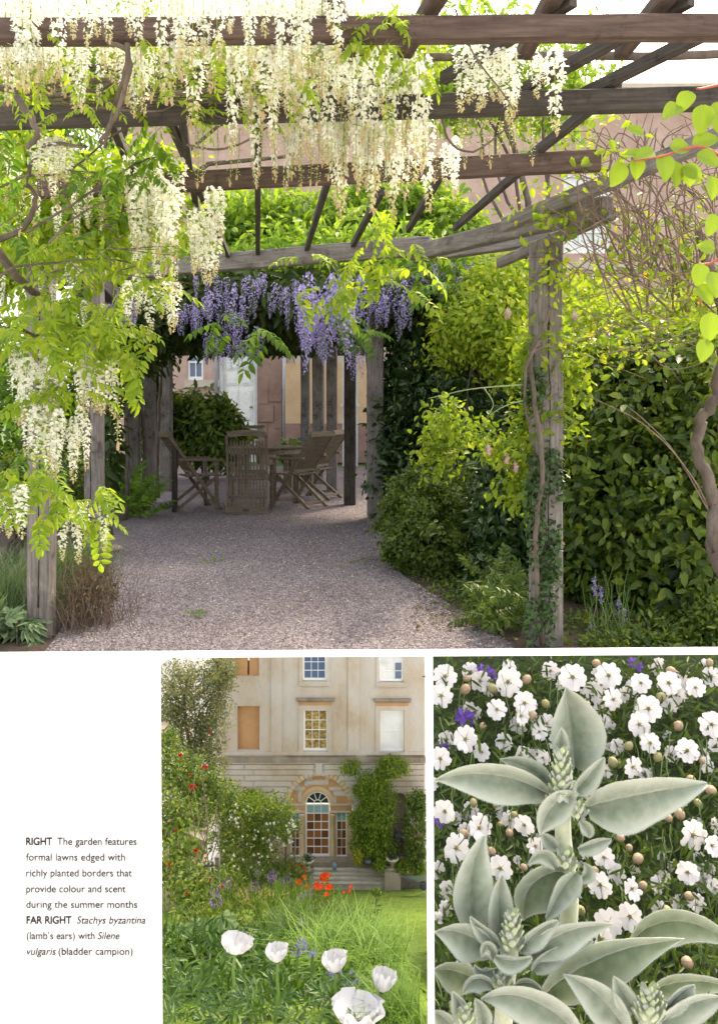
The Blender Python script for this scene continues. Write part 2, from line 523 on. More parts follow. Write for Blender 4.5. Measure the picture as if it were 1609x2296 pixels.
def wall_cells(mb, x0, x1, y0, y1, holes, put):
    """the rectangle minus rectangular holes, as boxes; put(xa, xb, ya, yb)"""
    xs = sorted(set([x0, x1] + [min(max(v, x0), x1) for h in holes for v in (h[0], h[1])]))
    ys = sorted(set([y0, y1] + [min(max(v, y0), y1) for h in holes for v in (h[2], h[3])]))
    for j in range(len(ys) - 1):
        start = None
        for i in range(len(xs)):
            solid = False
            if i < len(xs) - 1:
                cx, cy = (xs[i] + xs[i + 1]) / 2, (ys[j] + ys[j + 1]) / 2
                solid = not any(h[0] < cx < h[1] and h[2] < cy < h[3] for h in holes)
            if solid and start is None: start = xs[i]
            if not solid and start is not None:
                put(start, xs[i], ys[j], ys[j + 1]); start = None


ZH = 20.0


def hb(mb, px0, px1, py0, py1, d0, d1, z=ZH, mat=0):
    """a box on the house front: frame rectangle at distance z, from d0 (back) to d1 (proud) metres"""
    a, b = at(px0, py1, z), at(px1, py0, z)
    mb.box(((a.x + b.x) / 2, z - (d0 + d1) / 2, (a.z + b.z) / 2), (b.x - a.x, d1 - d0, b.z - a.z), mat=mat)


house = thing('sandstone_house', 'pink sandstone house with white door and sash windows behind the pergola', 'house', (0, ZH, 0))
mb = MB()
holes = [(1262, 1368, 388, 568), (420, 456, 770, 852), (493, 578, 770, 1037)]
wall_cells(mb, 250, 660, 228, 1040, holes, lambda a, b, c, d: hb(mb, a, b, c, d, -.4, 0))
wall_cells(mb, 660, 1950, 228, 690, holes, lambda a, b, c, d: hb(mb, a, b, c, d, -.4, 0))
mb.obj('wall', M_pink, house)
mb = MB(); hb(mb, 660, 1950, 690, 1040, -.4, 0); mb.obj('wall', M_ash, house, label='paler ashlar lower wall')
mb = MB(); hb(mb, 578, 634, 700, 1040, 0, .12); mb.obj('stone_pier', M_red, house)
for k, (a, b, c, d) in enumerate([(579, 603, 850, 905), (604, 633, 870, 900), (579, 615, 910, 945), (616, 633, 905, 960), (579, 600, 950, 990), (602, 633, 965, 1000)]):
    mb = MB(); hb(mb, a, b, c, d, .12, .135 + .01 * (k % 3)); mb.obj('stone_block', M_red, house)
mb = MB(); hb(mb, 416, 493, 852, 868, 0, .1); mb.obj('sill_band', M_ash, house)
mb = MB(); hb(mb, 250, 1950, 590, 606, 0, .12); hb(mb, 250, 1950, 606, 612, 0, .06); mb.obj('string_course', M_ash, house)
mb = MB(); hb(mb, 240, 1960, 214, 228, -.5, .35); hb(mb, 240, 1960, 204, 214, -.5, .5); mb.obj('cornice', M_ash, house)
# roof slope
mb = MB(); a, b = at(240, 204, ZH), at(1960, 204, ZH)
mb.add([(a.x, ZH - .5, a.z), (b.x, ZH - .5, b.z), (b.x, ZH + 6, a.z + .35), (a.x, ZH + 6, a.z + .35)], [(0, 1, 2, 3)])
mb.obj('roof', M_slate, house)


def sash(parent, px0, px1, py0, py1, z, cols, rows, fmat, gmat, bar, fr, dep, cols2=None):
    a, b = at(px0, py1, z), at(px1, py0, z)
    w = MB()
    y = z + dep
    w.box(((a.x + b.x) / 2, y, b.z - fr / 2), (b.x - a.x, fr, fr)); w.box(((a.x + b.x) / 2, y, a.z + fr * .8), (b.x - a.x, fr * 1.2, fr * 1.6))
    for x in (a.x + fr / 2, b.x - fr / 2): w.box((x, y + .0002, (a.z + b.z) / 2), (fr, fr * .98, b.z - a.z - fr * .5))
    win = w.obj('window', fmat, parent)
    m = MB()
    for i in range(1, cols):
        x = a.x + fr + (b.x - a.x - 2 * fr) * i / cols
        m.box((x, y, (a.z + b.z) / 2), (bar, bar, b.z - a.z - 2 * fr))
    for j in range(1, rows):
        zz = a.z + fr + (b.z - a.z - 2 * fr) * j / rows
        m.box(((a.x + b.x) / 2, y - bar * .1, zz), (b.x - a.x - 2 * fr, bar * (1.05), bar * (1.5 if j * 2 == rows else 1)))
    if m.v: m.obj('glazing_bar', fmat, win)
    for i in range(cols):
        for j in range(rows):
            q = MB(); wx = (b.x - a.x - 2 * fr) / cols; wz = (b.z - a.z - 2.2 * fr) / rows
            q.box((a.x + fr + wx * (i + .5), y + bar * .8, a.z + 1.5 * fr + wz * (j + .5) - .3 * fr), (wx, bar * .3, wz))
            q.obj('pane', gmat if not callable(gmat) else gmat(i, j), win)
    return win


M_blind = plain('pale_blind', (.72, .74, .74), .6)
sash(house, 1262, 1368, 388, 568, ZH, 3, 4, M_paint, M_blind, .035, .09, .10)
sash(house, 420, 456, 770, 852, ZH, 2, 2, M_paint, M_glassblue, .03, .06, .10)
# panelled door
mb = MB(); hb(mb, 493, 500, 770, 1037, -.3, .02); hb(mb, 571, 578, 770, 1037, -.3, .02); dfr = mb.obj('door_frame', M_bluepaint, house)
mb = MB(); hb(mb, 500, 571, 770, 1037, -.3, -.12); door = mb.obj('door', M_paint, house)
for a, b in ((506, 533), (538, 565)):
    for c, d in ((790, 828), (838, 862), (872, 942), (955, 1025)):
        mb = MB(); hb(mb, a, b, c, d, -.125, -.10); hb(mb, a + 4, b - 4, c + 4, d - 4, -.10, -.085); mb.obj('door_panel', M_paint, door)
mb = MB(); p = at(562, 912, ZH); mb.blob((p.x, ZH + .07, p.z), .035); mb.obj('door_knob', plain('brass', (.30, .22, .10), .35, .5, .8), door, smooth=True)
mb = MB(); a, b = at(638, 700, ZH), at(638, 1037, ZH); mb.tube([(a.x, ZH - .1, a.z), (a.x, ZH - .1, b.z)], .05, n=10); mb.obj('downpipe', M_lead, house, smooth=True)
mb = MB(); a, b = at(486, 700, ZH), at(486, 900, ZH); mb.tube([(a.x, ZH - .1, a.z), (a.x, ZH - .1, b.z)], .045, n=10); mb.obj('downpipe', M_lead, house, smooth=True)
# garden wall further right
gw = MB(); hb(gw, 640, 880, 815, 949, -.2, .06, 19.2); wl = gw.obj('rendered_wall', M_orange); tag(wl, 'warm ochre rendered wall glowing behind the far pergola posts', 'wall')
gw = MB(); hb(gw, 640, 880, 949, 1036, -.2, .10, 19.2); gw.obj('plinth', M_red, wl)
gw = MB(); hb(gw, 768, 802, 815, 1043, -.1, .3, 18.0); hb(gw, 764, 806, 905, 912, .3, .34, 18.0)
o = gw.obj('white_gatepost', M_bluepaint); tag(o, 'pale painted gatepost seen between the two darkest far posts', 'gatepost')

# ------------------------------------------------------------------ pergola
per = thing('pergola', 'weathered oak pergola of posts, cross beams and rafters over the gravel path', 'pergola', (0, 6, 0))


def timber(name, p0, p1, w, h, mt, parent=per, roll=0, crack=False, seg=8):
    p0 = Vector(p0); p1 = Vector(p1); L = (p1 - p0).length
    c = min(w, h) * .07; pr = [(-w / 2 + c, -h / 2), (w / 2 - c, -h / 2), (w / 2, -h / 2 + c), (w / 2, h / 2 - c), (w / 2 - c, h / 2), (-w / 2 + c, h / 2), (-w / 2, h / 2 - c), (-w / 2, -h / 2 + c)]
    m = MB(); vs = []
    for i in range(seg + 1):
        jx, jy = rnd.uniform(-1, 1) * w * .018, rnd.uniform(-1, 1) * h * .018
        for a, b in pr: vs.append((L * i / seg, a + jx + rnd.uniform(-1, 1) * w * .008, b + jy + rnd.uniform(-1, 1) * h * .008))
    fs = [tuple(range(7, -1, -1)), tuple(seg * 8 + j for j in range(8))]
    for i in range(seg):
        for j in range(8): fs.append((i * 8 + j, i * 8 + (j + 1) % 8, i * 8 + 8 + (j + 1) % 8, i * 8 + 8 + j))
    m.add(vs, fs)
    d = (p1 - p0).normalized()
    up = Vector((0, 0, 1)) if abs(d.z) < .9 else Vector((0, -1, 0))
    M = frame(p0, d, up)
    if roll: M = M @ Matrix.Rotation(roll, 4, 'X')
    me = m.mesh(name, mt)
    o = link(name, me, parent, M)
    if crack:
        k = MB(); x = 0; pts = []
        for i in range(15): pts.append((L * (.02 + .96 * i / 14), rnd.uniform(-.006, .006) + crack, h / 2 + .0015))
        for i in range(14):
            wd = .0012 + .004 * abs(math.sin(i * 1.3))
            a, b = pts[i], pts[i + 1]
            k.add([(a[0], a[1] - wd, a[2]), (b[0], b[1] - wd * .6, b[2]), (b[0], b[1] + wd * .6, b[2]), (a[0], a[1] + wd, a[2])], [(0, 1, 2, 3)])
        ko = bpy.data.objects.new('crack', k.mesh('crack', M_crack)); C.objects.link(ko)
        ko.parent = o
    return o


def post(px0, px1, pyb, pyt, mt=M_wood, crack=False, ry=0.0, zz=None):
    z = zz or F * EYE / (pyb - CY)
    w = (px1 - px0) / F * z / (1 + abs(CX - px0) / F)
    mid = px0 + w * F / z / 2 if px1 < CX else px1 - w * F / z / 2
    a = at(mid, pyb, z); b = at(mid, pyt, z)
    a.z = -.02; a.y += w / 2; b.y += w / 2
    return timber('post', a, b, w, w, mt, roll=ry, crack=crack)


post(60, 131, 1432, 560, crack=-.01, ry=.0)
post(188, 237, 1262, 628, crack=.012)
post(284, 318, 1140, 690)
post(322, 352, 1130, 690)
post(357, 389, 1102, 690)
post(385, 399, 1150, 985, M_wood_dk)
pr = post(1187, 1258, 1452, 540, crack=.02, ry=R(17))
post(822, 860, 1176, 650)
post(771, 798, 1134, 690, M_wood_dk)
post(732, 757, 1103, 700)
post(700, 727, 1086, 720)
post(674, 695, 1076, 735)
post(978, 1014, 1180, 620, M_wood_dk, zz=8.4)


def beam(a, b, dep, th, mt=M_wood_backlit, ext=0.0):
    """bottom edge given by two (px, py, z) points"""
    p, q = at(*a), at(*b)
    d = (q - p).normalized(); p = p - d * ext; q = q + d * ext
    up = Vector((0, 0, dep / 2))
    return timber('beam', p + up, q + up, th, dep, mt, seg=14)


def zb(py, h=1.1): return F * h / (CY - py)


beam((-60, 98, zb(98)), (1680, 88, zb(88)), .066, .05)
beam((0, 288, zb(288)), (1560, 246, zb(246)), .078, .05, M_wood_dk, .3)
beam((90, 444, zb(444)), (1345, 383, zb(383)), .092, .05, M_wood_backlit)
beam((118, 636, zb(636)), (965, 572, zb(572)), .13, .07, M_wood)
beam((928, 584, 5.30), (1360, 488, 3.72), .105, .07, M_wood)
beam((930, 590, 5.6), (1240, 545, 4.9), .10, .07, M_wood)
beam((1118, 600, 5.0), (1372, 492, 3.7), .06, .04, M_wood)
beam((1130, 520, 4.2), (1700, 290, 3.0), .075, .05, M_wood)
# tunnel beams under the shaded roof
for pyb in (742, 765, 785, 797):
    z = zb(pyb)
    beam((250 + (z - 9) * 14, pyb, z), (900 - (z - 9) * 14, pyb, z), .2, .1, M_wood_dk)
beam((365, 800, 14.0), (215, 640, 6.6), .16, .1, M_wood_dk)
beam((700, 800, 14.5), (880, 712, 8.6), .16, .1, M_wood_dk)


def rafter(a, b, h=1.19, w=.032, dep=.042, mt=M_wood_dk, e0=0.25, e1=0.2):
    za, zc = F * h / (CY - a[1]), F * h / (CY - b[1])
    p, q = at(a[0], a[1], za), at(b[0], b[1], zc)
    d = (q - p).normalized(); p -= d * e0; q += d * e1
    u = Vector((0, 0, dep / 2))
    timber('rafter', p + u, q + u, w, dep, mt, seg=6)


for a, b in [((1600, 80), (1375, 190)), ((1395, 95), (1190, 205)), ((1150, 95), (1075, 140)), ((1310, 265), (1215, 340)), ((1165, 392), (1040, 500)), ((985, 405), (925, 505)),
             ((840, 465), (795, 548)), ((735, 415), (688, 562)), ((578, 290), (578, 570)), ((385, 290), (508, 570)), ((262, 310), (300, 398)), ((412, 300), (440, 470))]:
    rafter(a, b)
for a, b in [((985, 0), (968, 28)), ((1245, 0), (1230, 28)), ((1500, 0), (1480, 24)), ((745, 0), (752, 24))]:
    rafter(a, b, 1.2, .05, .045, M_wood_backlit, .1, .3)
# round pole lying over the rafters
mb = MB(); mb.tube(curve_pts(at(950, 128, 2.75), at(1680, 122, 2.75), 0, .004, 12), .014, .016, 8); mb.obj('pole', M_bark, per, smooth=True)

# ------------------------------------------------------------------ wisteria building blocks
def raceme_mesh(kind, seed):
    r2 = random.Random(seed); m = MB()
    # unit length hanging along -z, local; materials 0 petal, 1 stem, 2 bud tip
    n = {'full': 120, 'thin': 50, 'purple': 84}[kind]
    pts = [(math.sin(seed + i * .6) * .012 * i / 8, math.cos(seed * 2 + i * .5) * .012 * i / 8, -i / 8) for i in range(9)]
    m.tube(pts, .006, .003, 4, 1, False)
    for i in range(n):
        t = (i + r2.random()) / n
        if kind == 'full': rr = .10 * (1 - t * .7) * min(1, .45 + t * 4); sz = .064 * (1 - t * .5)
        elif kind == 'purple': rr = .15 * (1 - t * .75) * min(1, .3 + t * 5); sz = .058 * (1 - t * .45)
        else: rr = .05 * (1 - t * .5); sz = .03 * (1 - t * .4)
        a = r2.uniform(0, 6.28)
        c = Vector((math.cos(a) * rr, math.sin(a) * rr, -t + r2.uniform(-.02, .02)))
        o = Vector((math.cos(a), math.sin(a), r2.uniform(-.3, .5))).normalized()
        s = Vector((-math.sin(a), math.cos(a), r2.uniform(-.5, .5))).normalized(); u = o.cross(s)
        ck = sz * r2.uniform(.8, 1.25)
        if r2.random() < .3: m.add([(0, 0, -t + .02), c, c + Vector((0, 0, .006))], [(0, 1, 2)], 1)
        mi = 3 if (kind == 'thin' or (kind == 'full' and t > .8)) else 0
        # standard petal, folded, and keel
        m.add([c - s * ck * .5 + u * ck * .1, c + u * ck * .55 - s * ck * .25 + o * ck * .1, c + u * ck * .55 + s * ck * .25 + o * ck * .1, c + s * ck * .5 + u * ck * .1, c - u * ck * .25 + o * ck * .15],
              [(0, 4, 1), (1, 4, 2), (2, 4, 3)], mi)
        k = c + o * ck * .35 - u * ck * .25
        m.add([c - u * ck * .1, k - s * ck * .22, k + o * ck * .3 - u * ck * .2, k + s * ck * .22], [(0, 1, 2), (0, 2, 3)], mi)
    if kind != 'purple':
        m.blob((pts[-1][0], pts[-1][1], -1.0), (.014, .014, .045 if kind == 'full' else .07), 6, 4, .3, 2)
    mats = [M_purple, M_raceme_stem, M_purple, M_purple] if kind == 'purple' else [M_petal, M_raceme_stem, M_budtip, M_petal_bud]
    return m.mesh('raceme', mats)


RAC = {k: [raceme_mesh(k, s) for s in range(6)] for k in ('full', 'thin', 'purple')}


def compound_leaf(seed, mt, pairs=6, droop=.4):
    r2 = random.Random(seed); m = MB()
    def P(t): return Vector((t, .05 * math.sin(t * 3 + seed), -.35 * t * t))
    m.tube([P(i / 5) for i in range(6)], .008, .004, 4, 1, False)
    for i in range(pairs):
        t = .22 + .72 * i / (pairs - 1); sz = (.36 - .1 * abs(i / (pairs - 1) - .4)) * r2.uniform(.85, 1.12)
        for sg in (-1, 1):
            d = Vector((.45 + r2.uniform(-.15, .2), sg * 1, -droop + r2.uniform(-.35, .2)))
            m.leaf(P(t), d, Vector((r2.uniform(-.2, .2), -sg * .15, 1)), sz, sz * .5, .2, .22)
    m.leaf(P(1), Vector((1, r2.uniform(-.2, .2), -.8)), Vector((.5, 0, 1)), .36, .15, .2, .2)
    return m.mesh('leaf', [mt, M_greenstem])


LIME = [compound_leaf(s, M_lime_leaf, 5 + s % 2, .3 + .1 * (s % 3)) for s in range(5)]
WLEAF = [compound_leaf(s + 9, M_white_leaf, 5 + s % 2, .3 + .12 * (s % 3)) for s in range(5)]


def hang(parent, px, py, length_px, z, kind, wide=1.0):
    p = at(px, py, z); L = length_px / F * z
    M = Matrix.Translation(p) @ Euler((rnd.uniform(-.06, .06), rnd.uniform(-.06, .06), rnd.uniform(0, 6.3))).to_matrix().to_4x4()
    wd = wide * (L ** .5) * (.62 if kind != 'full' else .62)
    link('flower_raceme', rnd.choice(RAC[kind]), parent, M @ Matrix.Diagonal((wd, wd, L, 1)))


def hang_in(parent, n, x0, x1, y0, y1, l0, l1, z0, z1, kind='full', wide=1.0):
    if kind == 'full' and n > 2: n = int(n * .85)
    for i in range(n):
        hang(parent, x0 + (x1 - x0) * (i + rnd.random()) / n, rnd.uniform(y0, y1), rnd.uniform(l0, l1), rnd.uniform(z0, z1), kind, wide)


def leaves_in(parent, n, x0, x1, y0, y1, z0, z1, size_px, meshes=LIME, down=.35):
    for i in range(n):
        z = rnd.uniform(z0, z1)
        p = at(rnd.uniform(x0, x1), rnd.uniform(y0, y1), z)
        d = Vector((rnd.uniform(-1, 1), rnd.uniform(-.8, .5), rnd.uniform(-.5, .35) - down * .5))
        link('leaf', rnd.choice(meshes), parent, frame(p, d, (rnd.uniform(-.35, .35), -.45 + rnd.uniform(-.3, .3), 1), size_px / F * z * rnd.uniform(.75, 1.25)))


def vine(parent, pts, r0, r1, mt=M_bark, name='stem'):
    P = [at(*p) for p in pts]; out = []
    for i in range(len(P) - 1):
        for k in range(5):
            t = k / 5
            a = P[max(i - 1, 0)]; b = P[i]; c = P[i + 1]; d = P[min(i + 2, len(P) - 1)]
            out.append(.5 * ((2 * b) + (c - a) * t + (2 * a - 5 * b + 4 * c - d) * t * t + (3 * b - a - 3 * c + d) * t ** 3))
    out.append(P[-1])
    out = [p + Vector((rnd.uniform(-1, 1), rnd.uniform(-1, 1), rnd.uniform(-1, 1))) * r0 * .35 for p in out]
    mb = MB(); mb.tube(out, r0, r1, 6); return mb.obj(name, mt, parent, smooth=True)


# overhead white wisteria
w1 = thing('white_wisteria', 'white wisteria hanging in long curtains from the nearest cross beams', 'climbing plant', (-.2, 2.4, 2.3))
vine(w1, [(-40, 190, 2.5), (60, 205, 2.55), (220, 180, 2.6), (380, 205, 2.65), (620, 200, 2.7), (900, 190, 2.75)], .012, .006)
vine(w1, [(-40, 240, 2.7), (120, 215, 2.72), (330, 195, 2.75), (540, 165, 2.78), (760, 180, 2.8)], .010, .005)
vine(w1, [(40, 215, 2.5), (70, 262, 2.45), (85, 305, 2.42), (60, 330, 2.4)], .012, .008)
vine(w1, [(230, 60, 2.2), (245, 95, 2.2), (285, 120, 2.22), (270, 200, 2.3), (235, 330, 2.5)], .009, .006)
vine(w1, [(285, 100, 2.2), (290, 160, 2.2), (265, 250, 2.3), (225, 320, 2.4)], .008, .006)
for i in range(46):
    x = rnd.uniform(-20, 640); y = rnd.uniform(140, 250)
    vine(w1, [(x, y, 2.7), (x + rnd.uniform(60, 160), y + rnd.uniform(-40, 30), 2.75), (x + rnd.uniform(150, 330), y + rnd.uniform(-60, 40), 2.8)], .0045, .002, M_bark, 'twig')
vine(w1, [(420, 325, 2.9), (480, 335, 2.9), (545, 320, 2.9), (620, 270, 2.9)], .005, .003)
vine(w1, [(990, 260, 2.8), (1010, 320, 2.8), (1060, 340, 2.8), (1120, 300, 2.8), (1170, 250, 2.8)], .005, .003)
vine(w1, [(1020, 20, 2.25), (1060, 120, 2.3), (1120, 200, 2.4), (1150, 245, 2.5)], .003, .002)
for (n, x0, x1, y0, y1, l0, l1, z0, z1, k, wd) in [
        (26, 370, 980, -70, 150, 110, 220, 2.2, 2.9, 'full', .72), (16, 0, 370, -70, 120, 110, 210, 2.2, 2.7, 'full', .7), (16, 560, 960, 130, 260, 120, 210, 2.7, 3.2, 'full', .7), (12, 380, 1000, 20, 200, 100, 190, 2.4, 3.0, 'thin', 1.2), (28, 120, 780, -90, -10, 110, 230, 2.02, 2.17, 'full', .8),
        (17, 5, 135, -60, 20, 130, 270, 2.15, 2.6, 'full', .9), (7, 120, 260, -30, 90, 110, 190, 2.2, 2.6, 'full', 1.0), (10, 150, 380, 20, 130, 60, 130, 2.3, 2.7, 'thin', 1.2),
        (9, 375, 475, -60, 10, 130, 290, 2.15, 2.5, 'full', 1.1), (6, 480, 535, -40, 40, 80, 160, 2.2, 2.5, 'full', .9), (20, 550, 770, -80, 20, 130, 280, 2.15, 2.6, 'full', 1.1),
        (10, 500, 700, 60, 130, 110, 190, 2.5, 2.9, 'full', .9), (24, 640, 960, 60, 160, 150, 260, 2.5, 3.0, 'full', .85), (14, 740, 960, 200, 270, 150, 260, 3.0, 3.3, 'full', 1.0),
        (10, 1020, 1170, 75, 120, 110, 180, 2.4, 2.7, 'full', 1.05), (1, 1240, 1246, 112, 114, 185, 190, 2.4, 2.45, 'full', 1.0), (2, 1180, 1240, 120, 130, 60, 100, 2.5, 2.6, 'full', .9),
        (22, 430, 985, 275, 310, 60, 130, 2.85, 3.0, 'thin', 1.3), (4, 985, 1030, 290, 330, 80, 160, 3.2, 3.4, 'full', .8), (8, 1010, 1200, 230, 260, 70, 120, 2.8, 2.9, 'thin', 1.2),
        (5, 270, 330, 90, 130, 120, 170, 2.35, 2.5, 'full', .8), (3, 265, 300, 380, 400, 60, 80, 3, 3.2, 'thin', 1)]:
    hang_in(w1, n, x0, x1, y0, y1, l0, l1, z0, z1, k, wd)
leaves_in(w1, 26, 760, 905, 10, 90, 2.15, 2.4, 70)
leaves_in(w1, 16, 900, 990, 80, 170, 2.5, 2.8, 60)
leaves_in(w1, 60, 0, 620, 90, 210, 2.7, 3.2, 70)
leaves_in(w1, 44, 380, 960, 100, 200, 2.9, 3.3, 60)

leaves_in(w1, 100, 330, 960, 30, 250, 2.6, 3.1, 60)
leaves_in(w1, 50, 0, 760, 60, 260, 2.15, 2.6, 62)
P_ = [ellip(650, 150, 3.3, 330, 90, .25), ellip(180, 150, 3.0, 220, 70, .2), ellip(880, 120, 3.0, 130, 60, .2)]
foliage(w1, P_, 2600, .075, .42, M_lime_leaf, .05, .4, .8)
# wisteria on the left posts
w2 = thing('white_wisteria', 'white wisteria with lime green leaves draped down the two left posts', 'climbing plant', (-1.6, 4.2, 0))
vine(w2, [(-10, 560, 3.4), (40, 620, 3.5), (100, 670, 3.8), (150, 700, 4.2)], .022, .016)
vine(w2, [(0, 735, 3.5), (50, 742, 3.6), (110, 765, 3.7), (160, 800, 3.8)], .014, .006)
vine(w2, [(-20, 640, 3.3), (30, 600, 3.3), (110, 590, 3.4), (240, 580, 3.5), (330, 600, 3.6)], .007, .003)
vine(w2, [(60, 520, 3.2), (160, 460, 3.2), (300, 370, 3.2), (360, 350, 3.2)], .006, .003)
vine(w2, [(110, 545, 3.2), (180, 480, 3.2), (290, 430, 3.2)], .006, .003)
vine(w2, [(-10, 545, 3.3), (60, 500, 3.3), (80, 440, 3.3), (60, 400, 3.2), (100, 330, 3.0), (190, 330, 2.9)], .014, .007)
vine(w2, [(0, 420, 3.2), (60, 395, 3.2), (150, 385, 3.2), (260, 300, 3.1), (330, 270, 3.1)], .007, .003)
vine(w2, [(170, 480, 3.2), (150, 440, 3.2), (140, 400, 3.1)], .004, .002)
for i in range(30):
    x = rnd.uniform(-20, 330); y = rnd.uniform(280, 640)
    vine(w2, [(x, y, 3.3), (x + rnd.uniform(-50, 70), y + rnd.uniform(-30, 40), 3.35), (x + rnd.uniform(-60, 130), y + rnd.uniform(-60, 60), 3.4)], .003, .0015, M_bark, 'twig')
for (n, x0, x1, y0, y1, l0, l1, z0, z1, k, wd) in [
        (6, 80, 155, 305, 325, 70, 105, 2.9, 3.0, 'full', 1.3), (12, 0, 250, 300, 440, 60, 130, 3.2, 3.5, 'thin', 1.3), (10, 0, 250, 340, 480, 50, 110, 3.2, 3.6, 'full', .9),
        (14, 290, 405, 320, 440, 130, 180, 3.2, 3.5, 'full', 1.1), (10, 425, 500, 420, 520, 100, 150, 3.3, 3.6, 'full', 1.0), (8, 300, 430, 480, 560, 70, 110, 3.4, 3.6, 'full', .9),
        (8, 283, 410, 615, 650, 70, 115, 3.5, 3.7, 'full', 1.1), (2, 155, 180, 570, 590, 60, 80, 3.6, 3.7, 'full', .9), (7, 28, 110, 755, 820, 110, 170, 3.4, 3.7, 'full', 1.1),
        (6, 60, 140, 900, 930, 110, 150, 3.4, 3.6, 'full', 1.1), (4, 100, 165, 930, 960, 110, 150, 3.5, 3.7, 'full', 1.1), (6, 195, 262, 765, 800, 110, 160, 3.5, 3.7, 'full', 1.1),
        (1, 262, 266, 835, 840, 160, 165, 3.5, 3.6, 'thin', 1.6), (4, 165, 195, 910, 940, 90, 120, 3.5, 3.6, 'full', .8), (5, 0, 60, 1085, 1105, 80, 130, 3.3, 3.5, 'full', 1.2),
        (7, 130, 232, 1125, 1150, 70, 125, 3.5, 3.7, 'full', 1.0), (6, 90, 215, 740, 850, 80, 130, 3.6, 3.9, 'full', .9), (6, 0, 240, 600, 700, 50, 90, 3.6, 3.9, 'full', .8)]:
    hang_in(w2, n, x0, x1, y0, y1, l0, l1, z0, z1, k, wd)
leaves_in(w2, 48, 60, 430, 490, 650, 3.3, 3.8, 80)
leaves_in(w2, 56, -10, 245, 655, 775, 3.3, 3.8, 85)
leaves_in(w2, 14, 230, 360, 725, 780, 3.4, 3.7, 70)
leaves_in(w2, 15, 60, 205, 860, 930, 3.4, 3.7, 70)
leaves_in(w2, 18, -10, 110, 1040, 1100, 3.3, 3.6, 75)
leaves_in(w2, 20, 70, 240, 1085, 1160, 3.4, 3.7, 70)
leaves_in(w2, 16, -10, 130, 790, 1040, 3.7, 4.0, 70, WLEAF)
leaves_in(w2, 30, -10, 390, 270, 400, 2.9, 3.4, 75, WLEAF)
leaves_in(w2, 24, 0, 300, 440, 560, 3.4, 3.9, 70, WLEAF)
foliage(w2, [ellip(190, 470, 4.2, 240, 130, .25), ellip(30, 590, 5.2, 90, 90, .3), ellip(60, 330, 4.4, 110, 60, .2), ellip(330, 380, 3.8, 110, 60, .2)], 3600, .085, .42, M_lime_leaf, .05, .4, .8)
p = at(285, 775, 3.5)
for k in range(3): link('leaf', LIME[k], w2, frame(at(280 + k * 8, 770 + k * 10, 3.5), (.45, -.1, -1), (.8, -.6, .4), .22))
link('leaf', LIME[1], w2, frame(at(215, 1160, 3.6), (0.1, -.1, -1), (.1, -1, .2), .22))
# purple wisteria on the tunnel
w3 = thing('purple_wisteria', 'purple wisteria drooping over the dark far half of the pergola', 'climbing plant', (0, 9, 0))
roof = [ellip(620, 665, 9.0, 400, 60, .9), ellip(420, 700, 10, 220, 75, 1.6), ellip(800, 690, 10, 220, 70, 1.6), ellip(600, 705, 11.0, 300, 66, 1.8), ellip(600, 745, 13.0, 250, 42, 1.8), ellip(310, 720, 8.6, 90, 80, .9), ellip(935, 670, 8.6, 110, 70, .8)]
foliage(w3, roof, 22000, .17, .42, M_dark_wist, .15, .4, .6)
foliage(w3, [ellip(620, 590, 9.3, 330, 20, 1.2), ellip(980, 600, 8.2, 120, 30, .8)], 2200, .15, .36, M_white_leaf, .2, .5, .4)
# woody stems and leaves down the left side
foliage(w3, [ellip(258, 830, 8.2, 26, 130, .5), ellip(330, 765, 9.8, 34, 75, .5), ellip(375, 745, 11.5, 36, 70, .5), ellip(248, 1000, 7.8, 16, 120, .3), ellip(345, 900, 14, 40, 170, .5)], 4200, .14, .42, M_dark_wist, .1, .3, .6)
for k in range(4):
    x = 246 + k * 36; z = 7.8 + k * 1.2
    vine(w3, [(x, CY + F * 1.25 / z, z), (x + rnd.uniform(-12, 12), 990, z), (x + rnd.uniform(-12, 14), 850, z), (x + rnd.uniform(-12, 16), 700, z)], .03, .02)
for (n, x0, x1, y0, y1, l0, l1, z0, z1, wd) in [(26, 430, 680, 610, 670, 40, 95, 7.4, 8.0, .8), (22, 670, 790, 610, 690, 90, 160, 6.6, 7.2, 1.1), (7, 680, 730, 690, 740, 70, 110, 6.6, 6.9, 1.0),
                                                (16, 790, 930, 610, 680, 60, 110, 7.2, 7.8, 1.0), (14, 455, 590, 730, 775, 50, 85, 7.6, 8.0, .9), (3, 790, 815, 760, 785, 60, 80, 7.2, 7.5, .9),
                                                (12, 240, 310, 640, 700, 40, 70, 7.2, 7.6, 1.0), (12, 950, 1110, 580, 660, 35, 70, 7.2, 7.6, 1.0), (10, 430, 560, 650, 720, 50, 90, 7.2, 7.8, 1.0), (6, 390, 440, 680, 700, 40, 60, 7.4, 7.8, .9)]:
    hang_in(w3, n, x0, x1, y0, y1, l0, l1, z0, z1, 'purple', wd)
leaves_in(w3, 26, 660, 935, 565, 660, 5.0, 5.6, 78)
leaves_in(w3, 9, 475, 600, 700, 760, 7.0, 7.4, 70, WLEAF)
leaves_in(w3, 26, 930, 1120, 560, 660, 7.0, 7.6, 70, WLEAF)
leaves_in(w3, 14, 740, 820, 690, 740, 6.8, 7.2, 60, WLEAF)
leaves_in(w3, 10, 820, 925, 450, 570, 4.6, 5.0, 70)

# ------------------------------------------------------------------ teak table and chairs
def lpart(mb, name, mt, parent, smooth=False, label=None):
    o = bpy.data.objects.new(name, mb.mesh(name, mt, smooth)); C.objects.link(o); o.parent = parent
    if label: o['label'] = label
    return o


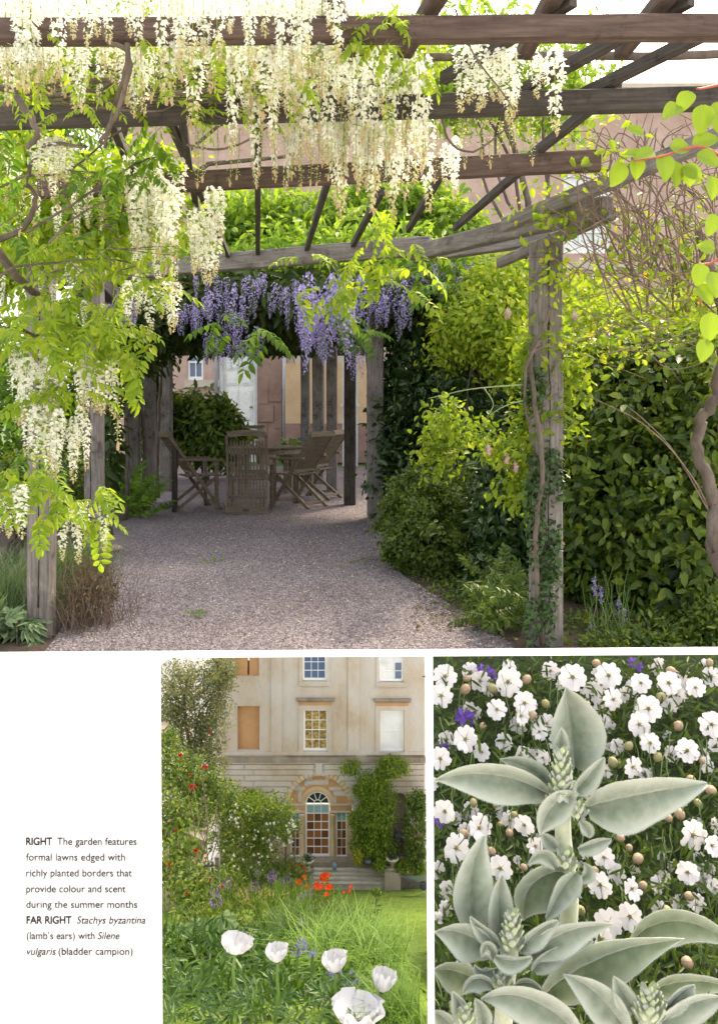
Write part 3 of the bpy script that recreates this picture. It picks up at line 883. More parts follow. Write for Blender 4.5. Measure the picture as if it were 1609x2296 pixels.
def dup(root, loc, rotz, label):
    r = root.copy(); C.objects.link(r); r.location = loc; r.rotation_euler = (0, 0, rotz); r['label'] = label
    for ch in list(root.children):
        c = ch.copy(); C.objects.link(c); c.parent = r
        for g_ in list(ch.children):
            d = g_.copy(); C.objects.link(d); d.parent = c
    return r


def make_chair():
    t = thing('garden_chair', '', 'chair', (0, 0, 0), 'teak chairs round the garden table')
    # faces +y; back leans to -y
    for s in (-1, 1):
        x = s * .235
        mb = MB(); mb.bar((x, -.42, .98), (x, .26, .0), .035, .04, (0, 1, 0)); lpart(mb, 'back_upright', M_teak, t)
        mb = MB(); mb.bar((x * .84, .24, .44), (x * .84, -.34, .0), .032, .04, (0, 1, 0)); lpart(mb, 'leg', M_teak, t)
        mb = MB(); mb.bar((x * 1.1, .2, .64), (x * 1.1, .2, .0), .035, .045, (0, 1, 0)); lpart(mb, 'front_leg', M_teak, t)
        mb = MB(); mb.bar((x * 1.1, -.30, .67), (x * 1.1, .27, .65), .055, .028); lpart(mb, 'armrest', M_teak, t)
    mb = MB(); mb.bar((-.26, -.42, .985), (.26, -.42, .985), .03, .07); lpart(mb, 'top_rail', M_teak, t)
    mb = MB(); mb.bar((-.22, -.10, .50), (.22, -.10, .50), .025, .04); lpart(mb, 'back_rail', M_teak, t)
    mb = MB(); mb.bar((-.2, -.28, .06), (.2, -.28, .06), .025, .03); lpart(mb, 'stretcher', M_teak, t)
    mb = MB(); mb.bar((-.2, .2, .10), (.2, .2, .10), .025, .03); lpart(mb, 'stretcher', M_teak, t)
    for i in range(10):
        x = -.185 + .37 * i / 9
        mb = MB(); mb.bar((x, -.40, .95), (x, -.10, .50), .019, .012, (0, 1, 0)); lpart(mb, 'back_slat', M_teak, t)
    for i in range(8):
        y = -.16 + .42 * i / 7
        mb = MB(); mb.bar((-.205, y, .445), (.205, y, .445), .042, .016); lpart(mb, 'seat_slat', M_teak, t)
    return t


ch = make_chair()


def ground_at(px, py):
    z = F * EYE / (py - CY); p = at(px, py, z); p.z = .012
    return p


ch.location = ground_at(440, 1142); ch.rotation_euler = (0, 0, R(-62)); ch['label'] = 'teak folding armchair left of the table, turned to the right'
dup(ch, ground_at(668, 1136), R(56), 'teak folding armchair right of the table, nearest to the tall slatted chair back')
dup(ch, ground_at(706, 1118), R(66), 'teak folding armchair right of the table, outermost beside the far posts')
dup(ch, ground_at(560, 1066), R(180), 'teak chair behind the table, mostly hidden by the tall slatted chair back')

# the tall folded recliner seen from behind
p = ground_at(553, 1153)
fc = thing('steamer_chair', 'tall folded teak chair seen from behind with curved slats reaching the gravel', 'chair', p, 'teak chairs round the garden table')
Wc = .245
def curve_y(z): return .10 * math.sin((z - .05) * 3.1) - .05 * z
for s in (-1, 1):
    mb = MB()
    for i in range(8):
        z0, z1 = .0 + i * .122, .0 + (i + 1) * .122
        mb.bar((s * Wc, curve_y(z0) - .02, z0), (s * Wc, curve_y(z1) - .02, z1), .03, .05, (0, 1, 0))
    lpart(mb, 'side_rail', M_teak, fc)
    mb = MB(); mb.bar((s * .26, .02, .62), (s * .26, .50, .60), .055, .025); lpart(mb, 'armrest', M_teak, fc)
    mb = MB(); mb.bar((s * .26, .42, .60), (s * .26, .42, 0), .035, .04, (0, 1, 0)); lpart(mb, 'front_leg', M_teak, fc)
    mb = MB(); mb.bar((s * .21, .42, .45), (s * .21, .06, .02), .03, .035, (0, 1, 0)); lpart(mb, 'leg', M_teak, fc)
for i in range(11):
    x = -.2 + .4 * i / 10
    mb = MB()
    for k in range(9):
        z0, z1 = .07 + k * .094, .07 + (k + 1) * .094
        mb.bar((x, curve_y(z0), z0), (x, curve_y(z1), z1), .022, .012, (0, 1, 0))
    lpart(mb, 'back_slat', M_teak, fc)
mb = MB(); mb.bar((-.24, curve_y(.03) - .03, .045), (.24, curve_y(.03) - .03, .045), .03, .085); br_ = lpart(mb, 'bottom_rail', M_teak, fc)
mb = MB(); mb.blob((0, curve_y(.03) - .046, .045), (.045, .004, .016), 10, 5); lpart(mb, 'maker_mark', M_wood_dk, br_)
mb = MB()
for i in range(8):
    a, b = -.24 + i * .06, -.24 + (i + 1) * .06
    h = lambda x: .985 + .03 * math.cos(x / .24 * 1.5)
    mb.bar((a, curve_y(.97), h(a)), (b, curve_y(.97), h(b)), .028, .075)
lpart(mb, 'top_rail', M_teak, fc)
mb = MB(); mb.bar((-.23, curve_y(.52) + .02, .52), (.23, curve_y(.52) + .02, .52), .025, .05); lpart(mb, 'cross_rail', M_teak, fc)
mb = MB(); mb.bar((-.23, curve_y(.2) + .02, .2), (.23, curve_y(.2) + .02, .2), .025, .04); lpart(mb, 'cross_rail', M_teak, fc)
for i in range(6):
    y = .06 + .36 * i / 5
    mb = MB(); mb.bar((-.2, y, .44), (.2, y, .44), .05, .016); lpart(mb, 'seat_slat', M_teak, fc)

p = ground_at(596, 1102)
tb = thing('garden_table', 'round slatted teak table among the folding chairs', 'table', p)
for i in range(11):
    y = -.55 + 1.1 * i / 10; hw = math.sqrt(max(.02, .62 ** 2 - y * y))
    mb = MB(); mb.bar((-hw, y, .71), (hw, y, .71), .10, .025); lpart(mb, 'table_plank', M_teak, tb)
mb = MB(); mb.lathe([(.58, .62), (.6, .62), (.6, .69), (.58, .69)], n=20); lpart(mb, 'apron', M_teak, tb)
for sx, sy in ((1, 1), (-1, 1), (1, -1), (-1, -1)):
    mb = MB(); mb.box((sx * .36, sy * .36, .34), (.07, .07, .68)); lpart(mb, 'leg', M_teak, tb)
mb = MB(); mb.bar((-.36, .36, .2), (.36, -.36, .2), .04, .06); mb.bar((-.36, -.36, .26), (.36, .36, .26), .04, .05); lpart(mb, 'stretcher', M_teak, tb)

# ------------------------------------------------------------------ trees and shrubs round the walk
def simple_leaf(mt, ratio=.5, seed=0):
    m = MB(); m.leaf((0, 0, 0), (1, 0, 0), (0, 0, 1), 1, ratio, .18, .15); return m.mesh('leaf', mt)


def shrub(name, label, cat, blobs, n, L, ratio, mt, parts=0, stems=6, group=None, shell=.45, up=.5, droop=.5, **kw):
    b0 = blobs[0][0]
    t = thing(name, label, cat, (b0.x, b0.y, 0), group)
    for i in range(stems):
        e = blobs[i % len(blobs)]
        mb = MB(); a = Vector((b0.x + rnd.uniform(-.3, .3) * e[1].x, b0.y + rnd.uniform(-.2, .3) * e[1].y, 0))
        c = e[0] + Vector((rnd.uniform(-.6, .6) * e[1].x, rnd.uniform(-.3, .5) * e[1].y, rnd.uniform(0, .8) * e[1].z))
        mb.tube(curve_pts(a, c, -.05, .05, 7), .018, .005, 5); mb.obj('stem', M_bark, t, True)
    if parts:
        ms = [simple_leaf(mt, ratio * q) for q in (.9, 1, 1.15)]
        leaf_parts(t, blobs, parts, ms, L, up=up, droop=droop)
    foliage(t, blobs, n, L, ratio, mt, shell, up, droop, **kw)
    return t


shrub('door_bush', 'round glossy dark green bush in front of the white panelled door', 'bush', [ellip(465, 962, 14.5, 74, 70, .6), ellip(430, 930, 14.7, 40, 45, .5), ellip(505, 985, 14.3, 45, 50, .5)], 7000, .16, .45, M_hedge, clump=14, clumpr=.09)
shrub('low_bush', 'small green shrub at the foot of the ochre wall', 'bush', [ellip(655, 1010, 17, 34, 24, .5), ellip(690, 1020, 17.2, 50, 18, .5)], 900, .14, .5, M_hedge, stems=3)
shrub('box_bush', 'clipped box bush bulging over the right edge of the gravel', 'bush', [ellip(985, 1200, 6.1, 112, 105, .42), ellip(950, 1130, 6.4, 85, 80, .4), ellip(1060, 1170, 6.2, 80, 110, .4), ellip(900, 1190, 6.5, 45, 80, .3)], 19000, .042, .62, M_box, parts=120, shell=.75, up=.5, droop=.1, clump=18, clumpr=.028)
shrub('dark_hedge', 'tall dark clipped hedge behind the box bush and right pergola posts', 'hedge', [ellip(930, 880, 9.0, 70, 230, .6), ellip(885, 1010, 8.9, 45, 190, .5), ellip(1010, 950, 8.6, 100, 200, .6), ellip(1100, 960, 7.6, 110, 220, .6)], 16000, .10, .5, M_glossy, shell=.6, clump=12, clumpr=.07)
shrub('sunlit_shrub', 'bright yellow green rose shrub above the dark hedge, left of the ivied post', 'bush', [ellip(1080, 720, 7.2, 95, 80, .6), ellip(1120, 640, 7.4, 70, 60, .5), ellip(1020, 770, 7.2, 50, 40, .4), ellip(1150, 800, 6.8, 50, 60, .3)], 7500, .062, .6, M_sunny, parts=160, shell=.3, clump=10, clumpr=.1)
shrub('sunlit_shrub', 'bright yellow green shrub against the house wall, right of the ivied post', 'bush', [ellip(1330, 740, 7.4, 100, 60, .6), ellip(1450, 720, 7.6, 120, 60, .6), ellip(1580, 740, 7.6, 90, 90, .6), ellip(1300, 660, 8, 60, 30, .4)], 7500, .066, .6, M_sunny, parts=120, shell=.3, clump=10, clumpr=.1)
hb_ = [ellip(1480, 900, 5.3, 170, 170, .45), ellip(1440, 1120, 5.1, 170, 200, .45), ellip(1540, 1250, 4.7, 140, 220, .4), ellip(1360, 1330, 5.2, 110, 150, .35), ellip(1580, 1020, 4.9, 90, 240, .4), ellip(1340, 960, 5.6, 100, 200, .4)]
shrub('beech_hedge', 'big dark leaved hedge filling the right side behind the ivied post', 'hedge', hb_, 13000, .078, .55, M_hedge, parts=300, stems=8, shell=.7, up=.5, droop=.5)
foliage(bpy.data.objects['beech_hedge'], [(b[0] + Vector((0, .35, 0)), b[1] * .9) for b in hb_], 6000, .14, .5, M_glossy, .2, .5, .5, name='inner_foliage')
shrub('shade_shrub', 'deep shade shrub between the box bush and the ivied post', 'bush', [ellip(1130, 1150, 5.6, 75, 150, .3), ellip(1110, 1290, 5.3, 60, 70, .25)], 4200, .075, .5, M_glossy, stems=4, shell=.5)

# climbing rose and ivy on the right post
ro = thing('climbing_rose', 'pink climbing rose with yellow green leaves wound round the right post', 'climbing plant', at(1215, 1452, 4.1))
vine(ro, [(1215, 1450, 4.05), (1200, 1200, 4.0), (1215, 1050, 3.98), (1195, 880, 3.98), (1190, 800, 3.98), (1215, 740, 4.0), (1235, 690, 4.0)], .016, .010)
vine(ro, [(1210, 760, 3.98), (1180, 820, 3.95), (1175, 900, 4.0), (1190, 960, 4.0)], .010, .006)
vine(ro, [(1175, 862, 4.0), (1100, 867, 4.05), (1040, 875, 4.2), (960, 893, 4.3)], .0045, .002, M_palestem, 'cane')
vine(ro, [(1085, 870, 4.1), (1105, 905, 4.1), (1090, 935, 4.1)], .0035, .002, M_palestem, 'cane')
vine(ro, [(1180, 895, 4.0), (1120, 915, 4.0), (1080, 950, 4.1)], .0035, .002, M_palestem, 'cane')
rb_ = [ellip(1150, 1000, 4.3, 85, 55, .2), ellip(1010, 950, 5.2, 60, 55, .22), ellip(980, 1010, 5.4, 40, 60, .2), ellip(1220, 940, 4.2, 55, 90, .15), ellip(1215, 780, 4.2, 50, 70, .18), ellip(1170, 1100, 4.3, 60, 60, .18), ellip(1260, 850, 4.3, 60, 60, .2)]
leaf_parts(ro, rb_, 260, [simple_leaf(M_rose, q) for q in (.55, .65)], .055, up=.5, droop=.3, shell=.3)
foliage(ro, rb_, 2600, .05, .62, M_rose, .25, .5, .3, clump=9, clumpr=.05)
pm = MB()
for k in range(26):
    a = k * 2.4; r_ = .004 + .0011 * k
    pm.leaf((math.cos(a) * r_ * .4, math.sin(a) * r_ * .4, 0), (math.cos(a), math.sin(a), .9 - k * .03), (0, 0, 1), .016 + .0004 * k, .016, .1, -.3)
bloom = pm.mesh('rose_bloom', M_pink)
for px, py, z in [(1090, 1008, 4.15), (1130, 1028, 4.15), (1150, 1047, 4.15), (1133, 703, 6.4), (1283, 711, 6.6)]:
    link('rose_bloom', bloom, ro, frame(at(px, py, z), (.4, -1, .3), (1, .2, 0), 1.1 if z < 5 else 1.8))
iv = thing('ivy', 'dark ivy climbing the lower half of the right post', 'climbing plant', at(1200, 1450, 4.0))
ib = [ellip(1222, 1330, 4.03, 22, 110, .04), ellip(1200, 1150, 4.03, 22, 130, .05), ellip(1240, 1250, 4.04, 20, 90, .04), ellip(1225, 1060, 4.05, 40, 70, .08), ellip(1190, 1390, 4.0, 16, 60, .03), ellip(1195, 870, 4.02, 26, 60, .04)]
leaf_parts(iv, ib, 200, [simple_leaf(M_ivy, .85), simple_leaf(M_ivy, .75)], .032, up=.2, droop=.4, shell=.4)
foliage(iv, ib, 1300, .03, .8, M_ivy, .3, .2, .4)

# tangle of stems at upper right
tg = thing('tangled_climber', 'tangle of bare brown stems with yellowing leaves at the upper right', 'climbing plant', at(1500, 1300, 4.2))
for i in range(64):
    x0 = rnd.uniform(1290, 1600); y0 = rnd.uniform(330, 640); z0 = rnd.uniform(3.3, 3.9)
    vine(tg, [(x0, y0, z0), (x0 + rnd.uniform(-40, 40), y0 - rnd.uniform(10, 90), z0), (x0 + rnd.uniform(-110, 110), y0 + rnd.uniform(-170, 40), z0 - .1)], rnd.uniform(.003, .006), .0015, M_twig, 'twig')
for i in range(120):
    x0 = rnd.uniform(1360, 1650); y0 = rnd.uniform(400, 700); z0 = rnd.uniform(3.4, 4.2)
    x1 = x0 + rnd.uniform(-190, 160); y1 = y0 + rnd.uniform(-240, 90)
    vine(tg, [(x0, y0, z0), ((x0 + x1) / 2 + rnd.uniform(-60, 60), (y0 + y1) / 2 + rnd.uniform(-60, 50), z0 - .1), (x1, y1, z0 - .2)], rnd.uniform(.002, .0045), .0015, M_twig, 'twig')
for i in range(34):
    x0 = rnd.uniform(1180, 1500); y0 = rnd.uniform(520, 800); z0 = rnd.uniform(3.7, 4.2)
    vine(tg, [(x0, y0, z0), (x0 + rnd.uniform(20, 120), y0 + rnd.uniform(-60, 50), z0), (x0 + rnd.uniform(100, 260), y0 + rnd.uniform(-100, 90), z0)], .0028, .0013, M_twig, 'twig')
for i in range(14):
    x = 1400 + i * 16
    vine(tg, [(x + rnd.uniform(-30, 60), 700, 3.9), (x - 25 + rnd.uniform(-50, 70), 580, 3.8), (x - 60 + rnd.uniform(-70, 60), 450, 3.7), (x - 110 + rnd.uniform(-80, 90), rnd.uniform(290, 400), 3.6)], .006, .003, M_twig, 'stem')
tl = [ellip(1230, 470, 3.9, 90, 90, .2), ellip(1330, 340, 3.5, 110, 80, .25), ellip(1440, 560, 3.8, 150, 130, .3), ellip(1260, 620, 4.0, 110, 60, .2), ellip(1540, 640, 3.8, 90, 130, .25), ellip(1380, 760, 4.2, 140, 60, .2)]
leaf_parts(tg, tl, 230, [simple_leaf(M_rose, .62), simple_leaf(M_rose, .7), simple_leaf(M_white_leaf, .6), simple_leaf(M_lime_leaf, .6)], .052, up=.3, droop=.3, shell=.1)
foliage(tg, tl, 200, .042, .6, M_autumn, .1, .4, .3)
foliage(tg, tl + [ellip(1560, 500, 4.2, 70, 200, .3)], 700, .045, .6, M_rose, .1, .4, .3)
# thick twisted trunk at the right edge
tv = thing('twisted_vine', 'thick twisted brown vine trunk at the right edge before the hedge', 'climbing plant', at(1600, 1320, 3.9))
vine(tv, [(1640, 1330, 3.7), (1612, 1250, 3.75), (1600, 1160, 3.8), (1590, 1080, 3.85), (1562, 1010, 3.9), (1570, 940, 3.9), (1605, 880, 3.85), (1620, 760, 3.8), (1600, 640, 3.8), (1560, 520, 3.75)], .040, .022)
vine(tv, [(1625, 1300, 3.75), (1590, 1220, 3.8), (1605, 1120, 3.85), (1575, 1060, 3.85)], .022, .016)
vine(tv, [(1605, 1180, 3.8), (1545, 1060, 3.85), (1440, 950, 3.95), (1300, 880, 4.1)], .005, .002, M_twig, 'side_shoot')
vine(tv, [(1590, 1150, 3.8), (1500, 1000, 3.9), (1400, 905, 3.95)], .004, .002, M_twig, 'side_shoot')
# close leaves at the top right corner
cl = thing('kiwi_climber', 'large translucent green leaves on red stalks hanging close at the upper right edge', 'climbing plant', at(1640, 300, 1.9))
vine(cl, [(1660, 180, 1.9), (1590, 195, 1.88), (1560, 200, 1.86)], .004, .0025, M_redstem)
vine(cl, [(1660, 400, 1.9), (1580, 330, 1.9), (1480, 350, 1.88), (1420, 360, 1.86)], .004, .0025, M_redstem)
vine(cl, [(1660, 560, 1.95), (1590, 590, 1.95), (1560, 600, 1.95), (1570, 690, 1.95)], .004, .0025, M_redstem)
def broad_leaf(seed, mt):
    m = MB(); r2 = random.Random(seed); vs = []; curl = r2.uniform(.15, .45); tw = r2.uniform(-.4, .4)
    for i in range(9):
        t = i / 8; w = .36 * math.sin(math.pi * min(1, t ** .75 * .97 + .02)) ** .75 + .002
        for j in range(7):
            s = (j / 6 - .5) * 2
            vs.append((t, s * w, abs(s) * w * .35 + .03 * math.sin(t * 22 - abs(s) * 5) * abs(s) * (1 - abs(s) * .4) - curl * t * t * .5 + tw * s * w * t))
    m.add(vs, [(i * 7 + j, i * 7 + j + 1, i * 7 + j + 8, i * 7 + j + 7) for i in range(8) for j in range(6)])
    return m.mesh('leaf', mt, True)


M_kiwi = leaf_mat('broad_translucent_leaf', [(.13, .22, .02), (.19, .29, .025), (.25, .34, .035)], .38, (1.4, 1.35, .55))
kl = [broad_leaf(s, M_kiwi) for s in range(6)]
for px, py, dx, dz, L in [(1545, 205, -.5, -.9, 62), (1520, 235, -.6, -.5, 60), (1575, 235, -.1, -1, 75), (1600, 230, .3, -1, 80), (1465, 340, -.9, -.3, 55), (1395, 365, -.5, -1, 70), (1440, 350, -.8, .1, 48), (1425, 355, 0, -1, 55),
                          (1480, 345, .2, -1, 72), (1505, 360, .1, -1, 75), (1540, 365, .2, -1, 60), (1560, 345, .9, -.5, 62), (1500, 330, .9, .05, 60), (1550, 325, .8, .2, 66), (1530, 375, .8, -.6, 55), (1590, 395, .2, -1, 60), (1570, 590, -.2, -1, 60), (1590, 610, .3, -1, 66),
                          (1560, 640, .6, -.8, 60), (1590, 700, 0, -1, 75), (1600, 480, -.3, -1, 60), (1580, 760, -.2, -1, 60), (1440, 300, -.9, .3, 46), (1600, 560, -.9, .2, 50)]:
    link('leaf', rnd.choice(kl), cl, frame(at(px, py, 1.9 + rnd.uniform(-.05, .05)), (dx, rnd.uniform(-.3, .2), dz), (rnd.uniform(-.3, .3), -1, rnd.uniform(.1, .5)), L * .88 / F * 1.9))

# trees behind
def tree(label, blobs, n, L, mt, foot, r0, group=None, ratio=.42, shell=.2, name='tree', clip=None, base=0.0, clump=16, clumpr=.16, keep=None, up=.4):
    t = thing(name, label, 'tree', (foot[0], foot[1], base), group)
    top = blobs[0][0]
    mb = MB(); mb.tube(curve_pts((foot[0], foot[1], base), top, 0, .03, 10), r0, r0 * .35, 9); mb.obj('trunk', M_bark, t, True)
    for b in blobs:
        mb = MB(); st = Vector((foot[0], foot[1], base)).lerp(top, .55)
        mb.tube(curve_pts(st, b[0] + Vector((rnd.uniform(-.4, .4) * b[1].x, 0, rnd.uniform(0, .5) * b[1].z)), -.02, .05, 8), r0 * .4, r0 * .1, 6); mb.obj('branch', M_bark, t, True)
    o = foliage(t, blobs, n, L, ratio, mt, shell, up, .5, clump=clump, clumpr=clumpr, clip=clip, keep=keep, name='crown')
    return t


tree('bright green feathery tree rising behind the shaded pergola roof', [ellip(700, 510, 15, 150, 60, 1.2), ellip(560, 500, 14.5, 110, 70, 1), ellip(880, 480, 15.5, 140, 75, 1.2), ellip(470, 540, 14, 60, 60, .8), ellip(1000, 520, 15, 90, 60, .8), ellip(760, 560, 13.5, 260, 40, 1)], 15000, .20, M_tree, (at(905, 900, 17).x, 17), .12, shell=.3)
tree('loose light green tree above the nearest beams at the upper left', [ellip(330, 140, 9, 240, 110, 1.2), ellip(80, 200, 8.5, 150, 170, 1), ellip(640, 150, 9.5, 220, 80, 1), ellip(120, 420, 8.5, 170, 110, .9), ellip(250, 540, 9, 130, 100, .8), ellip(860, 150, 10, 130, 70, .8)], 15000, .11, M_tree, (at(20, 900, 10).x, 10), .10, shell=.1)
tree('yellow green tree against the white sky above the right beams', [ellip(1100, 150, 9, 150, 90, .9), ellip(1230, 230, 9.5, 110, 60, .8), ellip(1010, 190, 9, 80, 70, .7), ellip(1280, 130, 9, 70, 50, .6), ellip(1060, 30, 9.2, 90, 24, .6)], 5200, .11, M_tree, (at(1260, 900, 9.5).x, 9.5), .07, shell=.1)
shrub('garden_shrub', 'bright green shrub in the open garden beyond the two left posts', 'bush', [ellip(40, 960, 8.5, 120, 120, .6), ellip(150, 1000, 9, 60, 170, .5), ellip(20, 820, 9, 90, 110, .6), ellip(165, 850, 9.4, 45, 150, .4)], 5200, .10, .5, M_white_leaf, clump=10, clumpr=.1)
shrub('garden_shrub', 'blue green low shrub at the left edge behind the nearest post', 'bush', [ellip(20, 1090, 6.4, 80, 70, .3), ellip(160, 1110, 6.6, 30, 90, .2)], 2600, .06, .5, M_hedge, clump=10, clumpr=.06)


def tuft(name, label, cat, pts, n, h, mt, spread=.3, wd=.006, xmax=None, parent=None, lean=.6, group=None, seg=5, base=lambda x, y: 0.0):
    """arching blades from real base points"""
    V = []; Fc = []
    for i in range(n):
        b = rnd.choice(pts); x = b[0] + rnd.gauss(0, spread * .3); y = b[1] + rnd.gauss(0, spread * .3)
        a = rnd.uniform(0, 6.28); H = h * rnd.uniform(.6, 1.15); le = lean * rnd.uniform(.3, 1.2) * H; w = wd * rnd.uniform(.7, 1.2)
        if xmax and max((x + math.cos(a) * le) / (y + min(0, math.sin(a) * le)), x / y) * F + CX > xmax: continue
        o = len(V); dx, dy = math.cos(a), math.sin(a); zb_ = b[2] if len(b) > 2 else base(x, y)
        sx, sy = -dy * w / 2, dx * w / 2
        if abs(sx) < w * .25: sx = w * .35
        for k in range(seg + 1):
            t = k / seg; q = 1 - t ** 1.6
            px, py, pz = x + dx * le * t * t, y + dy * le * t * t, zb_ + H * (t - .42 * lean * t ** 3)
            V.append((px - sx * q, py - sy * q, pz)); V.append((px + sx * q, py + sy * q, pz))
        for k in range(seg): Fc.append((o + 2 * k, o + 2 * k + 1, o + 2 * k + 3, o + 2 * k + 2))
    m = MB(); m.v = V; m.f = Fc; m.m = [0] * len(Fc)
    if parent is not None: return m.obj('blades', mt, parent, kind='stuff')
    t = thing(name, label, cat, (pts[0][0], pts[0][1], pts[0][2] if len(pts[0]) > 2 else 0), group)
    m.obj('blades', mt, t, kind='stuff')
    return t


M_grass = leaf_mat('grass_blade', [(.04, .09, .015), (.08, .15, .02), (.13, .21, .03)], .35, (1.5, 1.4, .6))
M_bluegrass = leaf_mat('blue_grass', [(.05, .09, .05), (.09, .15, .07), (.14, .2, .09)], .3, (1.4, 1.4, .8))
M_heather = leaf_mat('heather', [(.09, .05, .035), (.12, .10, .04), (.07, .08, .025)], .2)
tuft('lavender', 'tall grassy lavender bed at the left edge behind the nearest post', 'plant', [tuple(at(x, 1425, 4.6))[:2] for x in (-60, -20, 10, 40)], 900, .55, M_bluegrass, .5, .006)
tuft('grass_tuft', 'green grasses between the two left posts', 'plant', [tuple(at(x, 1330, 5.2))[:2] for x in (140, 165, 190)], 420, .5, M_grass, .3, .007)
hp = thing('heather_plant', 'low twiggy reddish brown plant beside the nearest left post', 'plant', at(200, 1400, 4.5))
mb = MB()
for i in range(240):
    a = Vector((at(200, 1405, 4.5).x + rnd.gauss(0, .10), 4.5 + rnd.gauss(0, .12), 0)); e = a + Vector((rnd.gauss(0, .12), rnd.gauss(0, .1), rnd.uniform(.15, .48)))
    mb.tube(curve_pts(a, e, -.02, .06, 4), .002, .001, 3, 0, False)
mb.obj('twigs', M_twig, hp, kind='stuff')
foliage(hp, [ellip(200, 1330, 4.5, 68, 70, .22), ellip(215, 1290, 4.7, 45, 50, .15)], 2600, .022, .4, M_heather, .1, .4, 0)
fe = thing('fern', 'low bright green fern at the foot of the tunnel posts on the left', 'plant', at(300, 1160, 9))
for i in range(46):
    p = at(rnd.uniform(255, 345), 1160, 9.2); p.z = .02
    link('frond', rnd.choice(WLEAF), fe, frame(p + Vector((0, rnd.uniform(-.3, .4), rnd.uniform(0, .3))), (rnd.uniform(-.7, .7), rnd.uniform(-.6, .2), rnd.uniform(.2, 1)), (0, -.6, 1), rnd.uniform(.2, .36)))
bp_ = thing('leafy_perennial', 'pale jagged blue green leaves in the lower left corner before the post', 'plant', at(30, 1440, 4.2))
jag = MB()
for k in range(9):
    a = -1.3 + 2.6 * k / 8; L = .55 + .45 * math.cos(a)
    jag.leaf((.15, 0, 0), (math.cos(a), math.sin(a), .1 * math.sin(k * 2)), (0, 0, 1), L, .26, .2, .2)
jag = jag.mesh('leaf', leaf_mat('sage_leaf', [(.09, .15, .08), (.15, .22, .11), (.2, .28, .13)], .25, (1.3, 1.3, .8)))
for i in range(34):
    p = at(rnd.uniform(-30, 88), 1450, 4.05 + rnd.uniform(0, .35)); p.z = rnd.uniform(.01, .13)
    link('leaf', jag, bp_, frame(p, (rnd.uniform(-1, 1), rnd.uniform(-.8, .3), rnd.uniform(-.2, .5)), (0, -.4, 1), rnd.uniform(.09, .17)))
GCL = [compound_leaf(s + 31, M_hedge, 6, .35) for s in range(4)]
gc = thing('ground_cover', 'feathery low green plants at the foot of the ivied right post', 'plant', at(1120, 1440, 4.3))
for i in range(120):
    p = at(rnd.uniform(1060, 1185), 1400, 4.2 + rnd.uniform(0, .9)); p.z = rnd.uniform(.0, .22)
    p.x = max(p.x, (at(1062, 1400, 4.2).x) + (p.y - 4.2) * .08)
    link('frond', rnd.choice(GCL), gc, frame(p, (rnd.uniform(-.9, .7), rnd.uniform(-.7, .2), rnd.uniform(0, 1)), (0, -.6, 1), rnd.uniform(.09, .17)))
foliage(gc, [ellip(1040, 1330, 5.2, 70, 22, .5), ellip(985, 1305, 5.7, 70, 16, .4), ellip(1090, 1395, 4.6, 45, 34, .3), ellip(1440, 1440, 4.1, 180, 26, .12), ellip(1130, 1400, 4.6, 60, 60, .3), ellip(1100, 1340, 5.2, 60, 40, .25), ellip(1330, 1430, 4.45, 90, 60, .25), ellip(1500, 1430, 4.3, 130, 60, .2), ellip(1600, 1400, 4.2, 60, 90, .2)], 7600, .042, .45, M_hedge, .2, .5, 0)
lv = thing('lavender', 'blue lavender spikes in the shade right of the ivied post', 'plant', at(1350, 1440, 4.3))
for px, py in [(1332, 1300), (1345, 1318), (1385, 1345), (1322, 1400), (1398, 1370)]:
    mb = MB(); a = at(px + rnd.uniform(-15, 15), 1450, 4.25); a.z = 0; b = at(px, py, 4.3)
    mb.tube(curve_pts(a, b, 0, .03, 6), .002, .0015, 4); st = mb.obj('stem', M_palestem, lv)
    me = cloud_mesh('flower_spike', np.array([tuple(b + Vector((rnd.gauss(0, .006), rnd.gauss(0, .006), -.085 + .1 * rnd.random()))) for _ in range(60)]), rdir(60), rdir(60), .012, .008, M_purple)
    link('flower_spike', me, lv)
mb = MB()
for i in range(26):
    a = at(rnd.uniform(1310, 1420), 1450, 4.25); a.z = 0; mb.tube(curve_pts(a, a + Vector((rnd.gauss(0, .06), .05, rnd.uniform(.15, .4))), 0, .04, 4), .002, .001, 3)
mb.obj('stalks', M_greenstem, lv, kind='stuff')
for k, (px, py, s) in enumerate([(258, 1232, 26), (238, 1244, 14), (268, 1226, 14), (196, 1419, 12)]):
    z = F * EYE / (py + 6 - CY); p = at(px, py, z); p.z = s / F * z * .25
    mb = MB(); mb.blob(p, (s / F * z * .62, s / F * z * .5, s / F * z * .42), 10, 7, .12)
    o = mb.obj('field_stone', M_stone)
    tag(o, ['largest buff stone on the gravel edge by the second left post', 'small pale stone touching the foot of the second left post', 'small stone lying behind the largest buff stone', 'lone pale pebble on the gravel by the reddish low plant'][k], 'stone', 'stones along the gravel edge')
